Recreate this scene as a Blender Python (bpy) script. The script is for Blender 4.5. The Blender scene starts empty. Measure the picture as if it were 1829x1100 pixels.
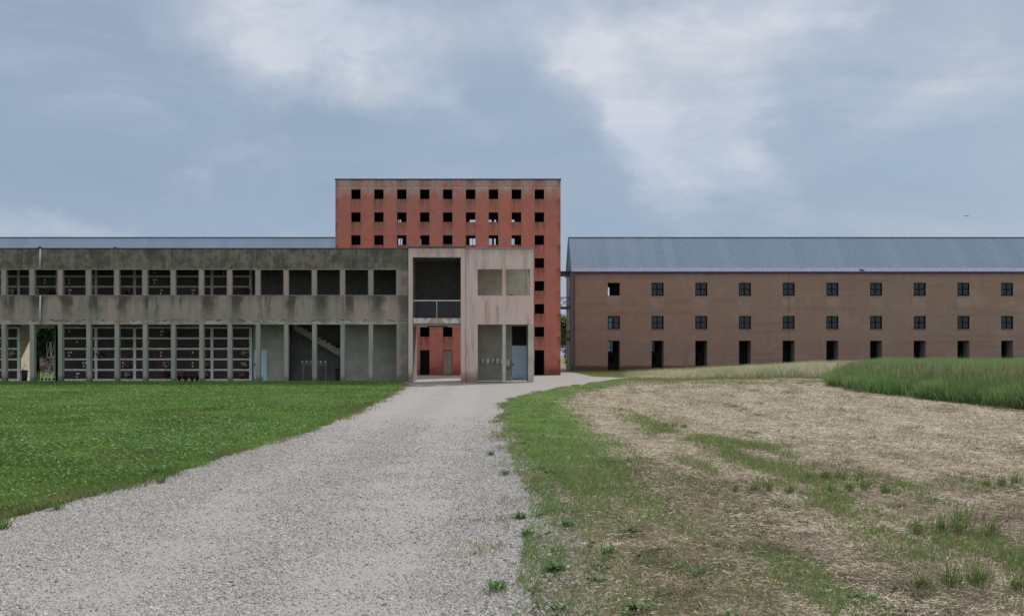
import bpy, math, random
import numpy as np
from mathutils import Vector, Matrix
random.seed(7); RNG = np.random.default_rng(11)
S = bpy.context.scene
COL = S.collection
R = math.radians

# ------------------------------------------------------------------ camera
F = 1778.0; VX = 870.0; VY = 635.0; HC = 1.6          # focal length in photo pixels, vanishing point, eye height
cam_d = bpy.data.cameras.new('camera'); cam = bpy.data.objects.new('camera', cam_d); COL.objects.link(cam)
cam.location = (0, 0, HC); cam.rotation_euler = (R(90), 0, 0)
cam_d.sensor_width = 36; cam_d.lens = F / 1829 * 36
cam_d.shift_x = (914.5 - VX) / 1829; cam_d.shift_y = (VY - 550) / 1829
cam_d.clip_end = 3000; cam_d.clip_start = 0.05
S.camera = cam

# ------------------------------------------------------------------ light
SUN_AZ, SUN_EL = R(36.9), R(38.7)                      # azimuth from +Y towards +X
S.view_settings.view_transform = 'Standard'; S.view_settings.look = 'None'
S.view_settings.gamma = 1; S.view_settings.exposure = 0.0
try: S.view_settings.use_curve_mapping = False
except Exception: pass
sd = bpy.data.lights.new('sun', 'SUN'); sun = bpy.data.objects.new('sun', sd); COL.objects.link(sun)
sd.energy = 3.5; sd.angle = R(1.2); sd.color = (1, 0.955, 0.88)
sdir = Vector((math.sin(SUN_AZ) * math.cos(SUN_EL), math.cos(SUN_AZ) * math.cos(SUN_EL), math.sin(SUN_EL)))
sun.rotation_euler = sdir.to_track_quat('Z', 'Y').to_euler(); sun.location = sdir * 200

# ------------------------------------------------------------------ node helper
class NT:
    def __init__(s, tree): s.t = tree; s.n = tree.nodes; s.l = tree.links
    def node(s, typ, **kw):
        n = s.n.new(typ)
        for k, v in kw.items(): setattr(n, k, v)
        return n
    def put(s, sock, v):
        if isinstance(v, bpy.types.NodeSocket): s.l.new(v, sock)
        elif v is not None:
            if hasattr(sock, 'default_value'):
                dv = sock.default_value
                if hasattr(dv, '__len__'):
                    v = tuple(v) if hasattr(v, '__len__') else (v,) * len(dv)
                    if len(dv) == 4 and len(v) == 3: v = v + (1,)
                sock.default_value = v
    def m(s, op, a, b=None, c=None, clamp=False):
        n = s.node('ShaderNodeMath', operation=op, use_clamp=clamp)
        s.put(n.inputs[0], a)
        if b is not None: s.put(n.inputs[1], b)
        if c is not None: s.put(n.inputs[2], c)
        return n.outputs[0]
    def vm(s, op, a, b=None):
        n = s.node('ShaderNodeVectorMath', operation=op); s.put(n.inputs[0], a)
        if b is not None: s.put(n.inputs[1], b)
        return n.outputs[0]
    def mix(s, f, a, b):
        n = s.node('ShaderNodeMix', data_type='RGBA'); n.clamp_factor = True
        s.put(n.inputs[0], f); s.put(n.inputs[6], a); s.put(n.inputs[7], b); return n.outputs[2]
    def rng(s, v, a, b, c=0.0, d=1.0, smooth=True):
        n = s.node('ShaderNodeMapRange'); n.interpolation_type = 'SMOOTHSTEP' if smooth else 'LINEAR'
        s.put(n.inputs[0], v); s.put(n.inputs[1], a); s.put(n.inputs[2], b); s.put(n.inputs[3], c); s.put(n.inputs[4], d)
        return n.outputs[0]
    def noise(s, vec, scale, detail=4, rough=0.55, dist=0.0, out=0):
        n = s.node('ShaderNodeTexNoise'); s.put(n.inputs['Vector'], vec); s.put(n.inputs['Scale'], scale)
        s.put(n.inputs['Detail'], detail); s.put(n.inputs['Roughness'], rough); s.put(n.inputs['Distortion'], dist)
        return n.outputs[out]
    def vor(s, vec, scale, out='Color', feature='F1'):
        n = s.node('ShaderNodeTexVoronoi', feature=feature); s.put(n.inputs['Vector'], vec); s.put(n.inputs['Scale'], scale)
        return n.outputs[out]
    def pos(s): return s.node('ShaderNodeNewGeometry').outputs['Position']
    def xyz(s, v):
        n = s.node('ShaderNodeSeparateXYZ'); s.put(n.inputs[0], v); return n.outputs
    def cmb(s, x, y, z):
        n = s.node('ShaderNodeCombineXYZ'); s.put(n.inputs[0], x); s.put(n.inputs[1], y); s.put(n.inputs[2], z); return n.outputs[0]
    def scl(s, v, x, y, z): return s.vm('MULTIPLY', v, (x, y, z))

# ------------------------------------------------------------------ sky
def px_dir(px, py):                                    # direction of a photo pixel as azimuth, elevation
    x, z = (px - VX) / F, (VY - py) / F
    return math.atan2(x, 1), math.atan2(z, math.hypot(x, 1))
w = bpy.data.worlds.new('World'); S.world = w; w.use_nodes = True
W = NT(w.node_tree); W.n.clear()
out = W.node('ShaderNodeOutputWorld'); bg = W.node('ShaderNodeBackground'); W.l.new(bg.outputs[0], out.inputs[0])
sky = W.node('ShaderNodeTexSky', sky_type='NISHITA', sun_disc=False)
sky.sun_elevation = SUN_EL; sky.sun_rotation = SUN_AZ; sky.air_density = 1.0; sky.dust_density = 2.0
gen = W.node('ShaderNodeTexCoord').outputs['Generated']
gx, gy, gz = W.xyz(gen)
az = W.m('ARCTAN2', gx, gy)
el = W.m('ARCSINE', W.m('MAXIMUM', W.m('MINIMUM', gz, 0.999), -0.999))
# planar cloud-layer coordinate so that cloud texture flattens towards the horizon
den = W.m('ADD', W.m('MAXIMUM', gz, 0.0), 0.16)
cl = W.cmb(W.m('DIVIDE', gx, den), W.m('DIVIDE', gy, den), 0.0)
w1 = W.noise(cl, 1.3, 5, 0.55); w2 = W.noise(W.vm('ADD', cl, (7.3, 2.1, 0)), 1.3, 5, 0.55)
n_f = W.noise(W.scl(gen, 1, 1, 2.1), 5.5, 8, 0.55, 0.35)
n_l = W.noise(cl, 0.75, 4, 0.5)
w3 = W.noise(gen, 11.0, 5, 0.6); w4 = W.noise(W.vm('ADD', gen, (4, 8, 1)), 11.0, 5, 0.6)
azw = W.m('ADD', W.m('ADD', az, W.m('MULTIPLY', W.m('SUBTRACT', w1, 0.5), 0.16)), W.m('MULTIPLY', W.m('SUBTRACT', w3, 0.5), 0.10))
elw = W.m('ADD', W.m('ADD', el, W.m('MULTIPLY', W.m('SUBTRACT', w2, 0.5), 0.10)), W.m('MULTIPLY', W.m('SUBTRACT', w4, 0.5), 0.10))
def blob(px, py, rx, ry, rot, edge=0.0):
    a0, e0 = px_dir(px, py); c, sn = math.cos(R(rot)), math.sin(R(rot)); rx, ry = rx / F, ry / F
    dx = W.m('SUBTRACT', azw, a0); dy = W.m('SUBTRACT', elw, e0)
    u = W.m('DIVIDE', W.m('ADD', W.m('MULTIPLY', dx, c), W.m('MULTIPLY', dy, sn)), rx)
    v = W.m('DIVIDE', W.m('SUBTRACT', W.m('MULTIPLY', dy, c), W.m('MULTIPLY', dx, sn)), ry)
    d = W.m('SQRT', W.m('ADD', W.m('MULTIPLY', u, u), W.m('MULTIPLY', v, v)))
    return W.rng(d, 1.0, edge, 0.0, 1.0)
BL = [  # px, py, rx, ry, rot(ccw), edge, weight
    (560, 50, 360, 150, -10, 0.0, 1.0), (700, 0, 560, 100, 0, 0.0, 0.5), (590, 75, 120, 55, -12, 0.0, 0.4),
    (800, 180, 120, 60, -40, 0.0, 0.5),
    (1000, 20, 230, 120, 0, 0.0, 0.4), (1330, 20, 420, 130, 4, 0.0, 0.95), (1560, 10, 200, 50, 4, 0.0, 0.3),
    (1060, 130, 240, 120, -62, 0.0, 0.75), (1150, 180, 130, 110, -50, 0.0, 0.45),
    (1150, 280, 170, 80, -48, 0.0, 0.7), (1290, 215, 165, 135, -35, 0.1, 0.7), (1240, 280, 230, 110, -10, 0.0, 0.6), (1350, 240, 60, 100, 12, 0.2, 0.25),
    (30, 385, 260, 55, -8, 0.0, 0.55), (60, 110, 330, 70, -15, 0.0, 0.14), (1790, 120, 260, 200, 0, 0.0, 0.35),
    (1650, 200, 300, 60, 10, 0.0, 0.12)]
cov = None
for b in BL:
    t = W.m('MULTIPLY', blob(*b[:6]), b[6]); cov = t if cov is None else W.m('ADD', cov, t)
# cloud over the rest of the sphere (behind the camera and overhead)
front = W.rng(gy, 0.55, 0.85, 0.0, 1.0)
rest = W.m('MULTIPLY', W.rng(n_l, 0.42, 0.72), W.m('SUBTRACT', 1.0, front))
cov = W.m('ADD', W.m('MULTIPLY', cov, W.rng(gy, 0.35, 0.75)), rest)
n_m = W.noise(W.scl(gen, 1, 1, 1.7), 13.0, 7, 0.58, 0.8)
n_c = W.m('ADD', W.m('MULTIPLY', n_f, 0.62), W.m('MULTIPLY', n_m, 0.38))
wisp = W.rng(W.noise(W.vm('ADD', W.scl(gen, 1.0, 1, 2.6), (3.1, 0, 1.7)), 3.4, 7, 0.6, 1.2), 0.47, 0.72, 0.0, 0.34)
cov = W.m('ADD', cov, wisp)
tex = W.rng(n_c, 0.33, 0.66, 0.35, 1.22, False)
cov = W.m('MULTIPLY', cov, tex, clamp=True)
base_low, base_mid, base_top = (3.75, 5.1, 6.95), (3.6, 4.9, 6.6), (3.95, 4.95, 6.4)
elp = W.m('MULTIPLY', el, 180 / math.pi)
basec = W.mix(W.rng(elp, 3.0, 12.0), base_low, base_mid)
basec = W.mix(W.rng(elp, 10.0, 24.0), basec, base_top)
basec = W.mix(W.rng(W.noise(W.vm('ADD', W.scl(gen, 1, 1, 2.4), (5, 0, 2)), 2.2, 6, 0.55, 0.8), 0.42, 0.66, 0.0, 0.26), basec, (2.9, 3.75, 5.2))   # slate masses
veil = W.noise(W.scl(gen, 1.0, 1.0, 3.0), 2.6, 6, 0.55, 0.9)
basec = W.mix(W.rng(veil, 0.35, 0.7, 0.0, 0.35), basec, (5.1, 6.0, 7.4))
basec = W.mix(W.rng(az, -0.05, -0.52, 0.0, 0.30), basec, (3.9, 4.8, 6.4))
cloudc = W.mix(W.rng(n_f, 0.35, 0.7), (6.5, 7.3, 8.7), (8.1, 8.4, 9.2))
skyc = W.mix(0.9, sky.outputs[0], basec)
skyc = W.mix(cov, skyc, cloudc)
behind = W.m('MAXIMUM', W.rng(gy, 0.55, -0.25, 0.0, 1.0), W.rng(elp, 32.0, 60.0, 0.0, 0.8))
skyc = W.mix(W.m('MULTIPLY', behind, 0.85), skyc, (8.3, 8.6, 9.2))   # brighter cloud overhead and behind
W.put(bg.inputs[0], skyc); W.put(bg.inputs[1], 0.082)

# ------------------------------------------------------------------ materials
MATS = {}
def material(name, build, rough=0.85, spec=0.25, metal=0.0):
    m = bpy.data.materials.new(name); m.use_nodes = True; N = NT(m.node_tree)
    b = N.n['Principled BSDF']; b.inputs['Roughness'].default_value = rough
    b.inputs['Specular IOR Level'].default_value = spec; b.inputs['Metallic'].default_value = metal
    r = build(N)
    if isinstance(r, tuple) and len(r) == 2 and not isinstance(r[0], (int, float)): c, h = r
    else: c, h = r, None
    N.put(b.inputs['Base Color'], c)
    if h is not None:
        hv, st, di = h
        bp = N.node('ShaderNodeBump'); N.put(bp.inputs['Strength'], st); N.put(bp.inputs['Distance'], di); N.put(bp.inputs['Height'], hv)
        N.l.new(bp.outputs[0], b.inputs['Normal'])
    MATS[name] = m; return m
def plain(name, c, rough=0.7, spec=0.3, metal=0.0, var=0.18, sc=6.0):
    def f(N):
        p = N.pos(); n = N.noise(p, sc, 5, 0.6)
        d = tuple(x * (1 - var) for x in c); l = tuple(min(1, x * (1 + var)) for x in c)
        return N.mix(N.rng(n, 0.3, 0.7), d, l), (N.noise(p, 40, 3), 0.15, 0.01)
    return material(name, f, rough, spec, metal)

COLX0 = (460.5 - VX) / 30.0; COLP = 50.55 / 30.0       # column axis and pitch on the columbarium front
def concrete(N):
    p = N.pos(); x, y, z = N.xyz(p)
    big = N.noise(N.scl(p, 1, 1, 0.7), 0.45, 5, 0.6)
    blot = N.noise(p, 2.3, 6, 0.65); fine = N.noise(p, 14, 5, 0.65)
    streak = N.noise(N.scl(p, 1, 1, 0.12), 2.2, 5, 0.6, 0.4)
    streak2 = N.noise(N.scl(p, 1, 1, 0.07), 7.0, 4, 0.6)
    c = N.mix(N.rng(big, 0.36, 0.62), (0.34, 0.315, 0.275), (0.47, 0.36, 0.30))
    c = N.mix(N.rng(blot, 0.4, 0.7, 0, 0.5), c, (0.40, 0.385, 0.34))
    # parapet band: algae-dark
    par = N.rng(z, 6.60, 6.80)
    pc = N.mix(N.rng(N.m('ADD', N.m('MULTIPLY', streak2, 0.35), N.m('MULTIPLY', blot, 0.65)), 0.38, 0.62), (0.115, 0.105, 0.085), (0.26, 0.235, 0.195))
    pc = N.mix(N.rng(blot, 0.52, 0.72, 0, 0.7), pc, (0.26, 0.215, 0.185))
    pc = N.mix(N.rng(N.noise(p, 0.8, 4), 0.52, 0.66, 0, 0.6), pc, (0.085, 0.082, 0.07))
    c = N.mix(par, c, pc)
    # dark runs below the upper openings
    under = N.m('MULTIPLY', N.rng(z, 3.45, 5.0, 0.25, 1.0), N.rng(z, 5.16, 5.20, 1.0, 0.0))
    jag = N.m('MULTIPLY', N.m('SUBTRACT', N.noise(p, 1.7, 5, 0.6), 0.5), 0.9)
    u = N.m('FRACT', N.m('DIVIDE', N.m('SUBTRACT', N.m('ADD', x, jag), COLX0 - 1.685 / 2 * 0.55), COLP))
    colm = N.rng(N.m('ABSOLUTE', N.m('SUBTRACT', u, 0.5)), 0.34, 0.08)
    run = N.m('MULTIPLY', N.m('MULTIPLY', under, N.rng(streak, 0.40, 0.62)), N.m('ADD', 0.35, N.m('MULTIPLY', colm, 0.65)))
    run = N.m('MAXIMUM', run, N.m('MULTIPLY', N.m('MULTIPLY', under, colm), N.rng(streak, 0.33, 0.49)))
    c = N.mix(N.m('MULTIPLY', run, 0.92), c, (0.07, 0.067, 0.058))
    lip = N.m('MULTIPLY', N.m('MULTIPLY', N.rng(z, 4.6, 5.1), N.rng(z, 5.17, 5.22, 1, 0)), N.rng(blot, 0.35, 0.6))
    c = N.mix(N.m('MULTIPLY', lip, 0.45), c, (0.12, 0.115, 0.10))
    # chipped pale and black drip edge under the spandrel
    edge = N.m('MULTIPLY', N.rng(z, 3.74, 3.62), N.rng(z, 3.44, 3.50))
    c = N.mix(N.m('MULTIPLY', edge, N.rng(N.noise(N.scl(p, 1, 1, 3), 1.9, 5, 0.6), 0.47, 0.6)), c, (0.50, 0.50, 0.46))
    c = N.mix(N.m('MULTIPLY', N.m('MULTIPLY', N.rng(z, 3.80, 3.70), N.rng(z, 3.56, 3.66)), N.rng(N.noise(N.scl(p, 1, 1, 4), 3.1, 4), 0.5, 0.62)), c, (0.09, 0.085, 0.07))
    # board-marked columns below, greyer
    low = N.rng(z, 3.46, 3.40)
    c = N.mix(N.m('MULTIPLY', low, N.rng(x, -5.9, -5.6, 1.0, 0.25)), c, N.mix(N.rng(streak2, 0.3, 0.7), (0.29, 0.305, 0.275), (0.44, 0.45, 0.405)))
    # east end of the wing darkened by rain
    c = N.mix(N.m('MULTIPLY', N.rng(x, -5.5, -4.95, 0, 0.8), N.rng(blot, 0.3, 0.6, 0.4, 1)), c, (0.13, 0.122, 0.108))
    damp = N.rng(N.m('ADD', z, N.m('MULTIPLY', blot, -0.5)), 0.25, -0.1)
    c = N.mix(N.m('MULTIPLY', damp, 0.7), c, (0.10, 0.10, 0.085))
    c = N.mix(N.rng(fine, 0.4, 0.75, 0, 0.28), c, (0.14, 0.13, 0.11))
    boards = N.noise(N.scl(p, 0.6, 0.6, 9.0), 1.5, 3)
    h = N.m('ADD', N.m('MULTIPLY', fine, 0.6), N.m('ADD', N.m('MULTIPLY', boards, 0.8), blot))
    return c, (h, 0.35, 0.03)
material('stained_concrete', concrete, 0.92, 0.15)

def pinkplaster(N):
    p = N.pos(); x, y, z = N.xyz(p)
    big = N.noise(p, 0.5, 5, 0.6); blot = N.noise(p, 2.0, 6, 0.65); fine = N.noise(p, 18, 4)
    st = N.noise(N.scl(p, 1, 1, 0.12), 3.0, 5, 0.6)
    c = N.mix(N.rng(big, 0.35, 0.62), (0.66, 0.545, 0.515), (0.68, 0.505, 0.445))
    c = N.mix(N.rng(blot, 0.45, 0.7, 0, 0.5), c, (0.64, 0.56, 0.53))
    c = N.mix(N.rng(st, 0.48, 0.7, 0, 0.55), c, (0.33, 0.235, 0.20))
    # pale patches where the plaster was patched
    damp = N.rng(N.m('ADD', z, N.m('MULTIPLY', blot, -0.8)), 0.45, -0.25)
    c = N.mix(N.m('MULTIPLY', damp, 0.8), c, (0.23, 0.12, 0.095))
    edg = N.m('MULTIPLY', N.rng(z, 7.3, 7.85), N.rng(st, 0.3, 0.6))
    c = N.mix(N.m('MULTIPLY', edg, 0.35), c, (0.26, 0.22, 0.20))
    cr = N.vor(N.vm('ADD', p, N.scl(N.noise(p, 1.5, 4, 0.6, 0, 1), 0.9, 0.9, 0.9)), 0.55, 'Distance', 'DISTANCE_TO_EDGE')
    c = N.mix(N.m('MULTIPLY', N.rng(cr, 0.012, 0.0), N.rng(big, 0.48, 0.56, 0, 0.4)), c, (0.27, 0.21, 0.19))
    return c, (N.m('ADD', fine, blot), 0.22, 0.02)
material('pink_plaster', pinkplaster, 0.9, 0.15)

CUX = (963.5 - VX) / 21.9; CUP = 41.0 / 21.9; CUZ = HC + (VY - 347) / 21.9; CUZP = 40.9 / 21.9
def redplaster(N):
    p = N.pos(); x, y, z = N.xyz(p)
    big = N.noise(p, 0.22, 5, 0.6); blot = N.noise(p, 1.3, 6, 0.65); fine = N.noise(p, 9, 5, 0.6)
    st = N.noise(N.scl(p, 1, 1, 0.16), 2.6, 6, 0.65); st2 = N.noise(N.scl(p, 1, 1, 0.08), 7, 4, 0.6)
    c = N.mix(N.rng(big, 0.35, 0.65), (0.54, 0.178, 0.128), (0.47, 0.180, 0.142))
    c = N.mix(N.rng(z, 7.5, 14.5, 0, 0.35), c, (0.43, 0.22, 0.18))
    c = N.mix(N.rng(blot, 0.42, 0.7, 0, 0.35), c, (0.30, 0.10, 0.08))
    # washed-out band below the coping
    zn = N.m('ADD', z, N.m('MULTIPLY', N.m('SUBTRACT', st, 0.5), 2.6))
    wash = N.m('MULTIPLY', N.rng(zn, 14.3, 15.3), N.rng(N.m('ADD', N.m('MULTIPLY', blot, 0.6), N.m('MULTIPLY', st2, 0.4)), 0.36, 0.54))
    c = N.mix(N.m('MULTIPLY', wash, 0.85), c, (0.44, 0.365, 0.33))
    ch = N.m('MULTIPLY', N.m('MULTIPLY', N.rng(z, 15.38, 15.30), N.rng(z, 15.12, 15.22)), N.rng(N.noise(p, 3.2, 4), 0.5, 0.62))
    c = N.mix(N.m('MULTIPLY', ch, 0.8), c, (0.58, 0.42, 0.33))
    seam = N.m('MULTIPLY', N.rng(N.m('ABSOLUTE', N.m('SUBTRACT', z, 15.42)), 0.03, 0.01), 0.5)
    c = N.mix(seam, c, (0.30, 0.075, 0.05))
    # rust and soot runs below each window
    u = N.m('FRACT', N.m('ADD', N.m('DIVIDE', N.m('SUBTRACT', x, CUX), CUP), 20.5))
    cm = N.rng(N.m('ABSOLUTE', N.m('SUBTRACT', u, 0.5)), 0.30, 0.16)
    v = N.m('FRACT', N.m('ADD', N.m('DIVIDE', N.m('SUBTRACT', CUZ - 0.40, z), CUZP), 20.0))
    rm = N.m('POWER', N.m('SUBTRACT', 1.0, v), 1.7)
    drip = N.m('MULTIPLY', N.m('MULTIPLY', cm, rm), N.rng(N.m('ADD', N.m('MULTIPLY', st2, 0.6), N.m('MULTIPLY', st, 0.4)), 0.36, 0.56))
    c = N.mix(N.m('MULTIPLY', drip, 0.85), c, (0.13, 0.058, 0.042))
    gw = N.m('MULTIPLY', N.m('MULTIPLY', cm, N.rng(st2, 0.5, 0.64)), N.rng(z, 8.0, 14.0, 0.0, 0.55))
    c = N.mix(gw, c, (0.36, 0.27, 0.24))
    damp = N.rng(N.m('ADD', z, N.m('MULTIPLY', blot, -1.3)), 0.7, -0.5)
    c = N.mix(N.m('MULTIPLY', damp, 0.8), c, (0.17, 0.055, 0.042))
    c = N.mix(N.m('MULTIPLY', N.rng(N.m('ABSOLUTE', N.m('SUBTRACT', z, 3.75)), 0.14, 0.0), N.rng(st, 0.45, 0.6, 0, 0.5)), c, (0.20, 0.07, 0.05))
    return c, (N.m('ADD', N.m('MULTIPLY', fine, 0.5), blot), 0.25, 0.04)
material('red_plaster', redplaster, 0.92, 0.12)

def brownplaster(N):
    p = N.pos(); x, y, z = N.xyz(p)
    big = N.noise(N.scl(p, 1, 1, 2.0), 0.11, 5, 0.6); blot = N.noise(p, 1.0, 6, 0.7); fine = N.noise(p, 11, 5, 0.6)
    st = N.noise(N.scl(p, 1, 1, 0.12), 1.6, 5, 0.6)
    c = N.mix(N.rng(big, 0.35, 0.65), (0.345, 0.235, 0.185), (0.32, 0.235, 0.19))
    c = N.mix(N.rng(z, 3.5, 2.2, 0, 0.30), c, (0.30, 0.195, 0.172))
    c = N.mix(N.rng(blot, 0.42, 0.7, 0, 0.35), c, (0.37, 0.275, 0.225))
    c = N.mix(N.rng(st, 0.52, 0.7, 0, 0.35), c, (0.24, 0.17, 0.14))
    hb = N.noise(N.scl(p, 0.04, 0.04, 1.0), 2.2, 4, 0.6)
    c = N.mix(N.rng(hb, 0.50, 0.66, 0, 0.5), c, (0.25, 0.185, 0.155))
    c = N.mix(N.rng(N.noise(p, 0.35, 6, 0.7, 0.5), 0.5, 0.64, 0, 0.4), c, (0.42, 0.315, 0.26))
    u = N.m('FRACT', N.m('ADD', N.m('DIVIDE', N.m('SUBTRACT', x, 13.376), 4.609), 20.5))
    wm = N.rng(N.m('ABSOLUTE', N.m('SUBTRACT', u, 0.5)), 0.19, 0.12)
    pale = N.m('MULTIPLY', N.m('MULTIPLY', wm, N.rng(z, 6.0, 7.4)), N.rng(z, 7.95, 7.85))
    c = N.mix(N.m('MULTIPLY', pale, N.rng(blot, 0.35, 0.6, 0.1, 0.6)), c, (0.40, 0.33, 0.285))
    jx = N.m('FRACT', N.m('ADD', N.m('DIVIDE', N.m('SUBTRACT', x, 31.81), 36.87), 20.5))
    joint = N.m('MULTIPLY', N.rng(N.m('ABSOLUTE', N.m('SUBTRACT', jx, 0.5)), 0.0018, 0.0008), 0.55)
    c = N.mix(joint, c, (0.13, 0.09, 0.075))
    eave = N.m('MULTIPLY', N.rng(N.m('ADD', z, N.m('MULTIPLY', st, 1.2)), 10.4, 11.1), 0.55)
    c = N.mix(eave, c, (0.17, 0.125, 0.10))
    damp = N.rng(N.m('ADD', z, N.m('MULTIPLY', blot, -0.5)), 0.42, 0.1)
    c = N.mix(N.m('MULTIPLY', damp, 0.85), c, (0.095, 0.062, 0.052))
    return c, (N.m('ADD', N.m('MULTIPLY', fine, 0.8), blot), 0.3, 0.04)
material('brown_plaster', brownplaster, 0.93, 0.1)

def zinc(N):
    p = N.pos(); x, y, z = N.xyz(p)
    panel = N.m('FLOOR', N.m('DIVIDE', x, 1.0)); r = N.node('ShaderNodeTexWhiteNoise', noise_dimensions='1D'); N.put(r.inputs['W'], panel)
    n = N.noise(N.scl(p, 1, 1, 0.3), 1.2, 5, 0.6)
    c = N.mix(r.outputs['Value'], (0.355, 0.45, 0.56), (0.40, 0.495, 0.61))
    c = N.mix(N.rng(n, 0.4, 0.7, 0, 0.15), c, (0.33, 0.40, 0.50))
    return c, (N.noise(p, 6, 3), 0.05, 0.02)
material('zinc_roof', zinc, 0.55, 0.5, 0.0)
plain('blue_trim', (0.035, 0.05, 0.13), 0.5); plain('dark_coping', (0.10, 0.075, 0.12), 0.6)
plain('grey_coping', (0.30, 0.29, 0.30), 0.6); plain('flashing', (0.42, 0.48, 0.58), 0.5, 0.5)
plain('steel_dark', (0.07, 0.085, 0.12), 0.5, 0.5); plain('steel_light', (0.45, 0.47, 0.48), 0.45, 0.5)
plain('window_frame', (0.006, 0.008, 0.012), 0.9, 0.05); plain('sill_stone', (0.20, 0.20, 0.21), 0.7)
plain('plaster_grey_green', (0.42, 0.435, 0.385), 0.9, 0.1, 0, 0.16, 1.3)
plain('plaster_olive', (0.48, 0.465, 0.40), 0.9, 0.1, 0, 0.16, 1.0)
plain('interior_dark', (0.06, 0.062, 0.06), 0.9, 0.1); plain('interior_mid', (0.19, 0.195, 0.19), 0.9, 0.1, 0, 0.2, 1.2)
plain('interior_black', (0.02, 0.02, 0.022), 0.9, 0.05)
plain('plaster_beige', (0.62, 0.55, 0.42), 0.9, 0.1); plain('marble_frame', (0.72, 0.74, 0.72), 0.6, 0.3)
plain('niche_stone', (0.048, 0.032, 0.028), 0.5, 0.3, 0, 0.35, 0.9); plain('white_enamel', (0.75, 0.74, 0.70), 0.4)
plain('bluish_jamb', (0.23, 0.25, 0.29), 0.8); plain('pavement', (0.46, 0.40, 0.35), 0.9, 0.1)
plain('stair_concrete', (0.36, 0.35, 0.30), 0.9, 0.1); plain('navy_plastic', (0.02, 0.03, 0.055), 0.5)
plain('black_plastic', (0.012, 0.015, 0.022), 0.5); plain('galvanised', (0.55, 0.57, 0.58), 0.4, 0.5)
plain('ladder_metal', (0.30, 0.31, 0.32), 0.5, 0.4); plain('marble_dull', (0.50, 0.52, 0.51), 0.6, 0.3); plain('interior_dim', (0.105, 0.105, 0.098), 0.9, 0.1); plain('column_grey', (0.48, 0.47, 0.44), 0.9, 0.1, 0, 0.12, 3); plain('brown_door', (0.28, 0.20, 0.17), 0.8); plain('white_plastic', (0.85, 0.86, 0.84), 0.45)
plain('bird_dark', (0.03, 0.032, 0.04), 0.8); plain('terracotta', (0.16, 0.07, 0.05), 0.8); plain('black_metal', (0.014, 0.014, 0.016), 0.6)
plain('bark', (0.10, 0.08, 0.06), 0.95, 0.1, 0, 0.3, 8); plain('cement_white', (0.52, 0.54, 0.55), 0.8)
def peel(N):
    p = N.pos(); n = N.noise(N.scl(p, 1, 1, 0.8), 0.9, 5, 0.55, 0.6); s = N.noise(N.scl(p, 1, 1, 0.1), 6, 4)
    c = N.mix(N.rng(n, 0.49, 0.52), (0.62, 0.63, 0.62), (0.44, 0.35, 0.31))
    return N.mix(N.rng(s, 0.5, 0.7, 0, 0.6), c, (0.28, 0.27, 0.25)), (n, 0.3, 0.03)
material('peeling_white', peel, 0.85, 0.2)
def bluedoor(N):
    p = N.pos(); n = N.noise(N.scl(p, 1, 1, 0.2), 9, 4); b = N.noise(p, 3, 4)
    c = N.mix(N.rng(n, 0.35, 0.7), (0.60, 0.80, 0.95), (0.70, 0.88, 0.98)); x, y, z = N.xyz(p)
    return N.mix(N.m('MULTIPLY', N.rng(z, 0.5, 0.0), N.rng(b, 0.4, 0.6)), c, (0.20, 0.22, 0.22)), (b, 0.1, 0.01)
material('blue_sheet', bluedoor, 0.5, 0.4)
mg = bpy.data.materials.new('window_glass'); mg.use_nodes = True; N = NT(mg.node_tree); N.n.clear()
o = N.node('ShaderNodeOutputMaterial'); gl = N.node('ShaderNodeBsdfGlossy'); gl.inputs['Roughness'].default_value = 0.05; gl.inputs['Color'].default_value = (0.95, 1.0, 1.0, 1)
tr = N.node('ShaderNodeBsdfTransparent'); tr.inputs['Color'].default_value = (0.30, 0.34, 0.37, 1)
fr = N.node('ShaderNodeFresnel'); fr.inputs[0].default_value = 1.5; mx = N.node('ShaderNodeMixShader')
N.l.new(fr.outputs[0], mx.inputs[0]); N.l.new(tr.outputs[0], mx.inputs[1]); N.l.new(gl.outputs[0], mx.inputs[2]); N.l.new(mx.outputs[0], o.inputs[0])
MATS['window_glass'] = mg

def attr_mat(name, rough=0.7, transl=0.3, spec=0.2):
    m = bpy.data.materials.new(name); m.use_nodes = True; N = NT(m.node_tree); b = N.n['Principled BSDF']; o = N.n['Material Output']
    a = N.node('ShaderNodeAttribute', attribute_name='tint'); N.l.new(a.outputs['Color'], b.inputs['Base Color'])
    b.inputs['Roughness'].default_value = rough; b.inputs['Specular IOR Level'].default_value = spec
    if transl > 0:
        t = N.node('ShaderNodeBsdfTranslucent'); N.l.new(a.outputs['Color'], t.inputs['Color'])
        x = N.node('ShaderNodeMixShader'); x.inputs[0].default_value = transl
        N.l.new(b.outputs[0], x.inputs[1]); N.l.new(t.outputs[0], x.inputs[2]); N.l.new(x.outputs[0], o.inputs[0])
    MATS[name] = m; return m
attr_mat('grass_blades'); attr_mat('straw', 0.8, 0.12); attr_mat('leaves', 0.55, 0.3, 0.3); attr_mat('petals', 0.7, 0.15); attr_mat('pebble', 0.9, 0.0)

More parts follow.
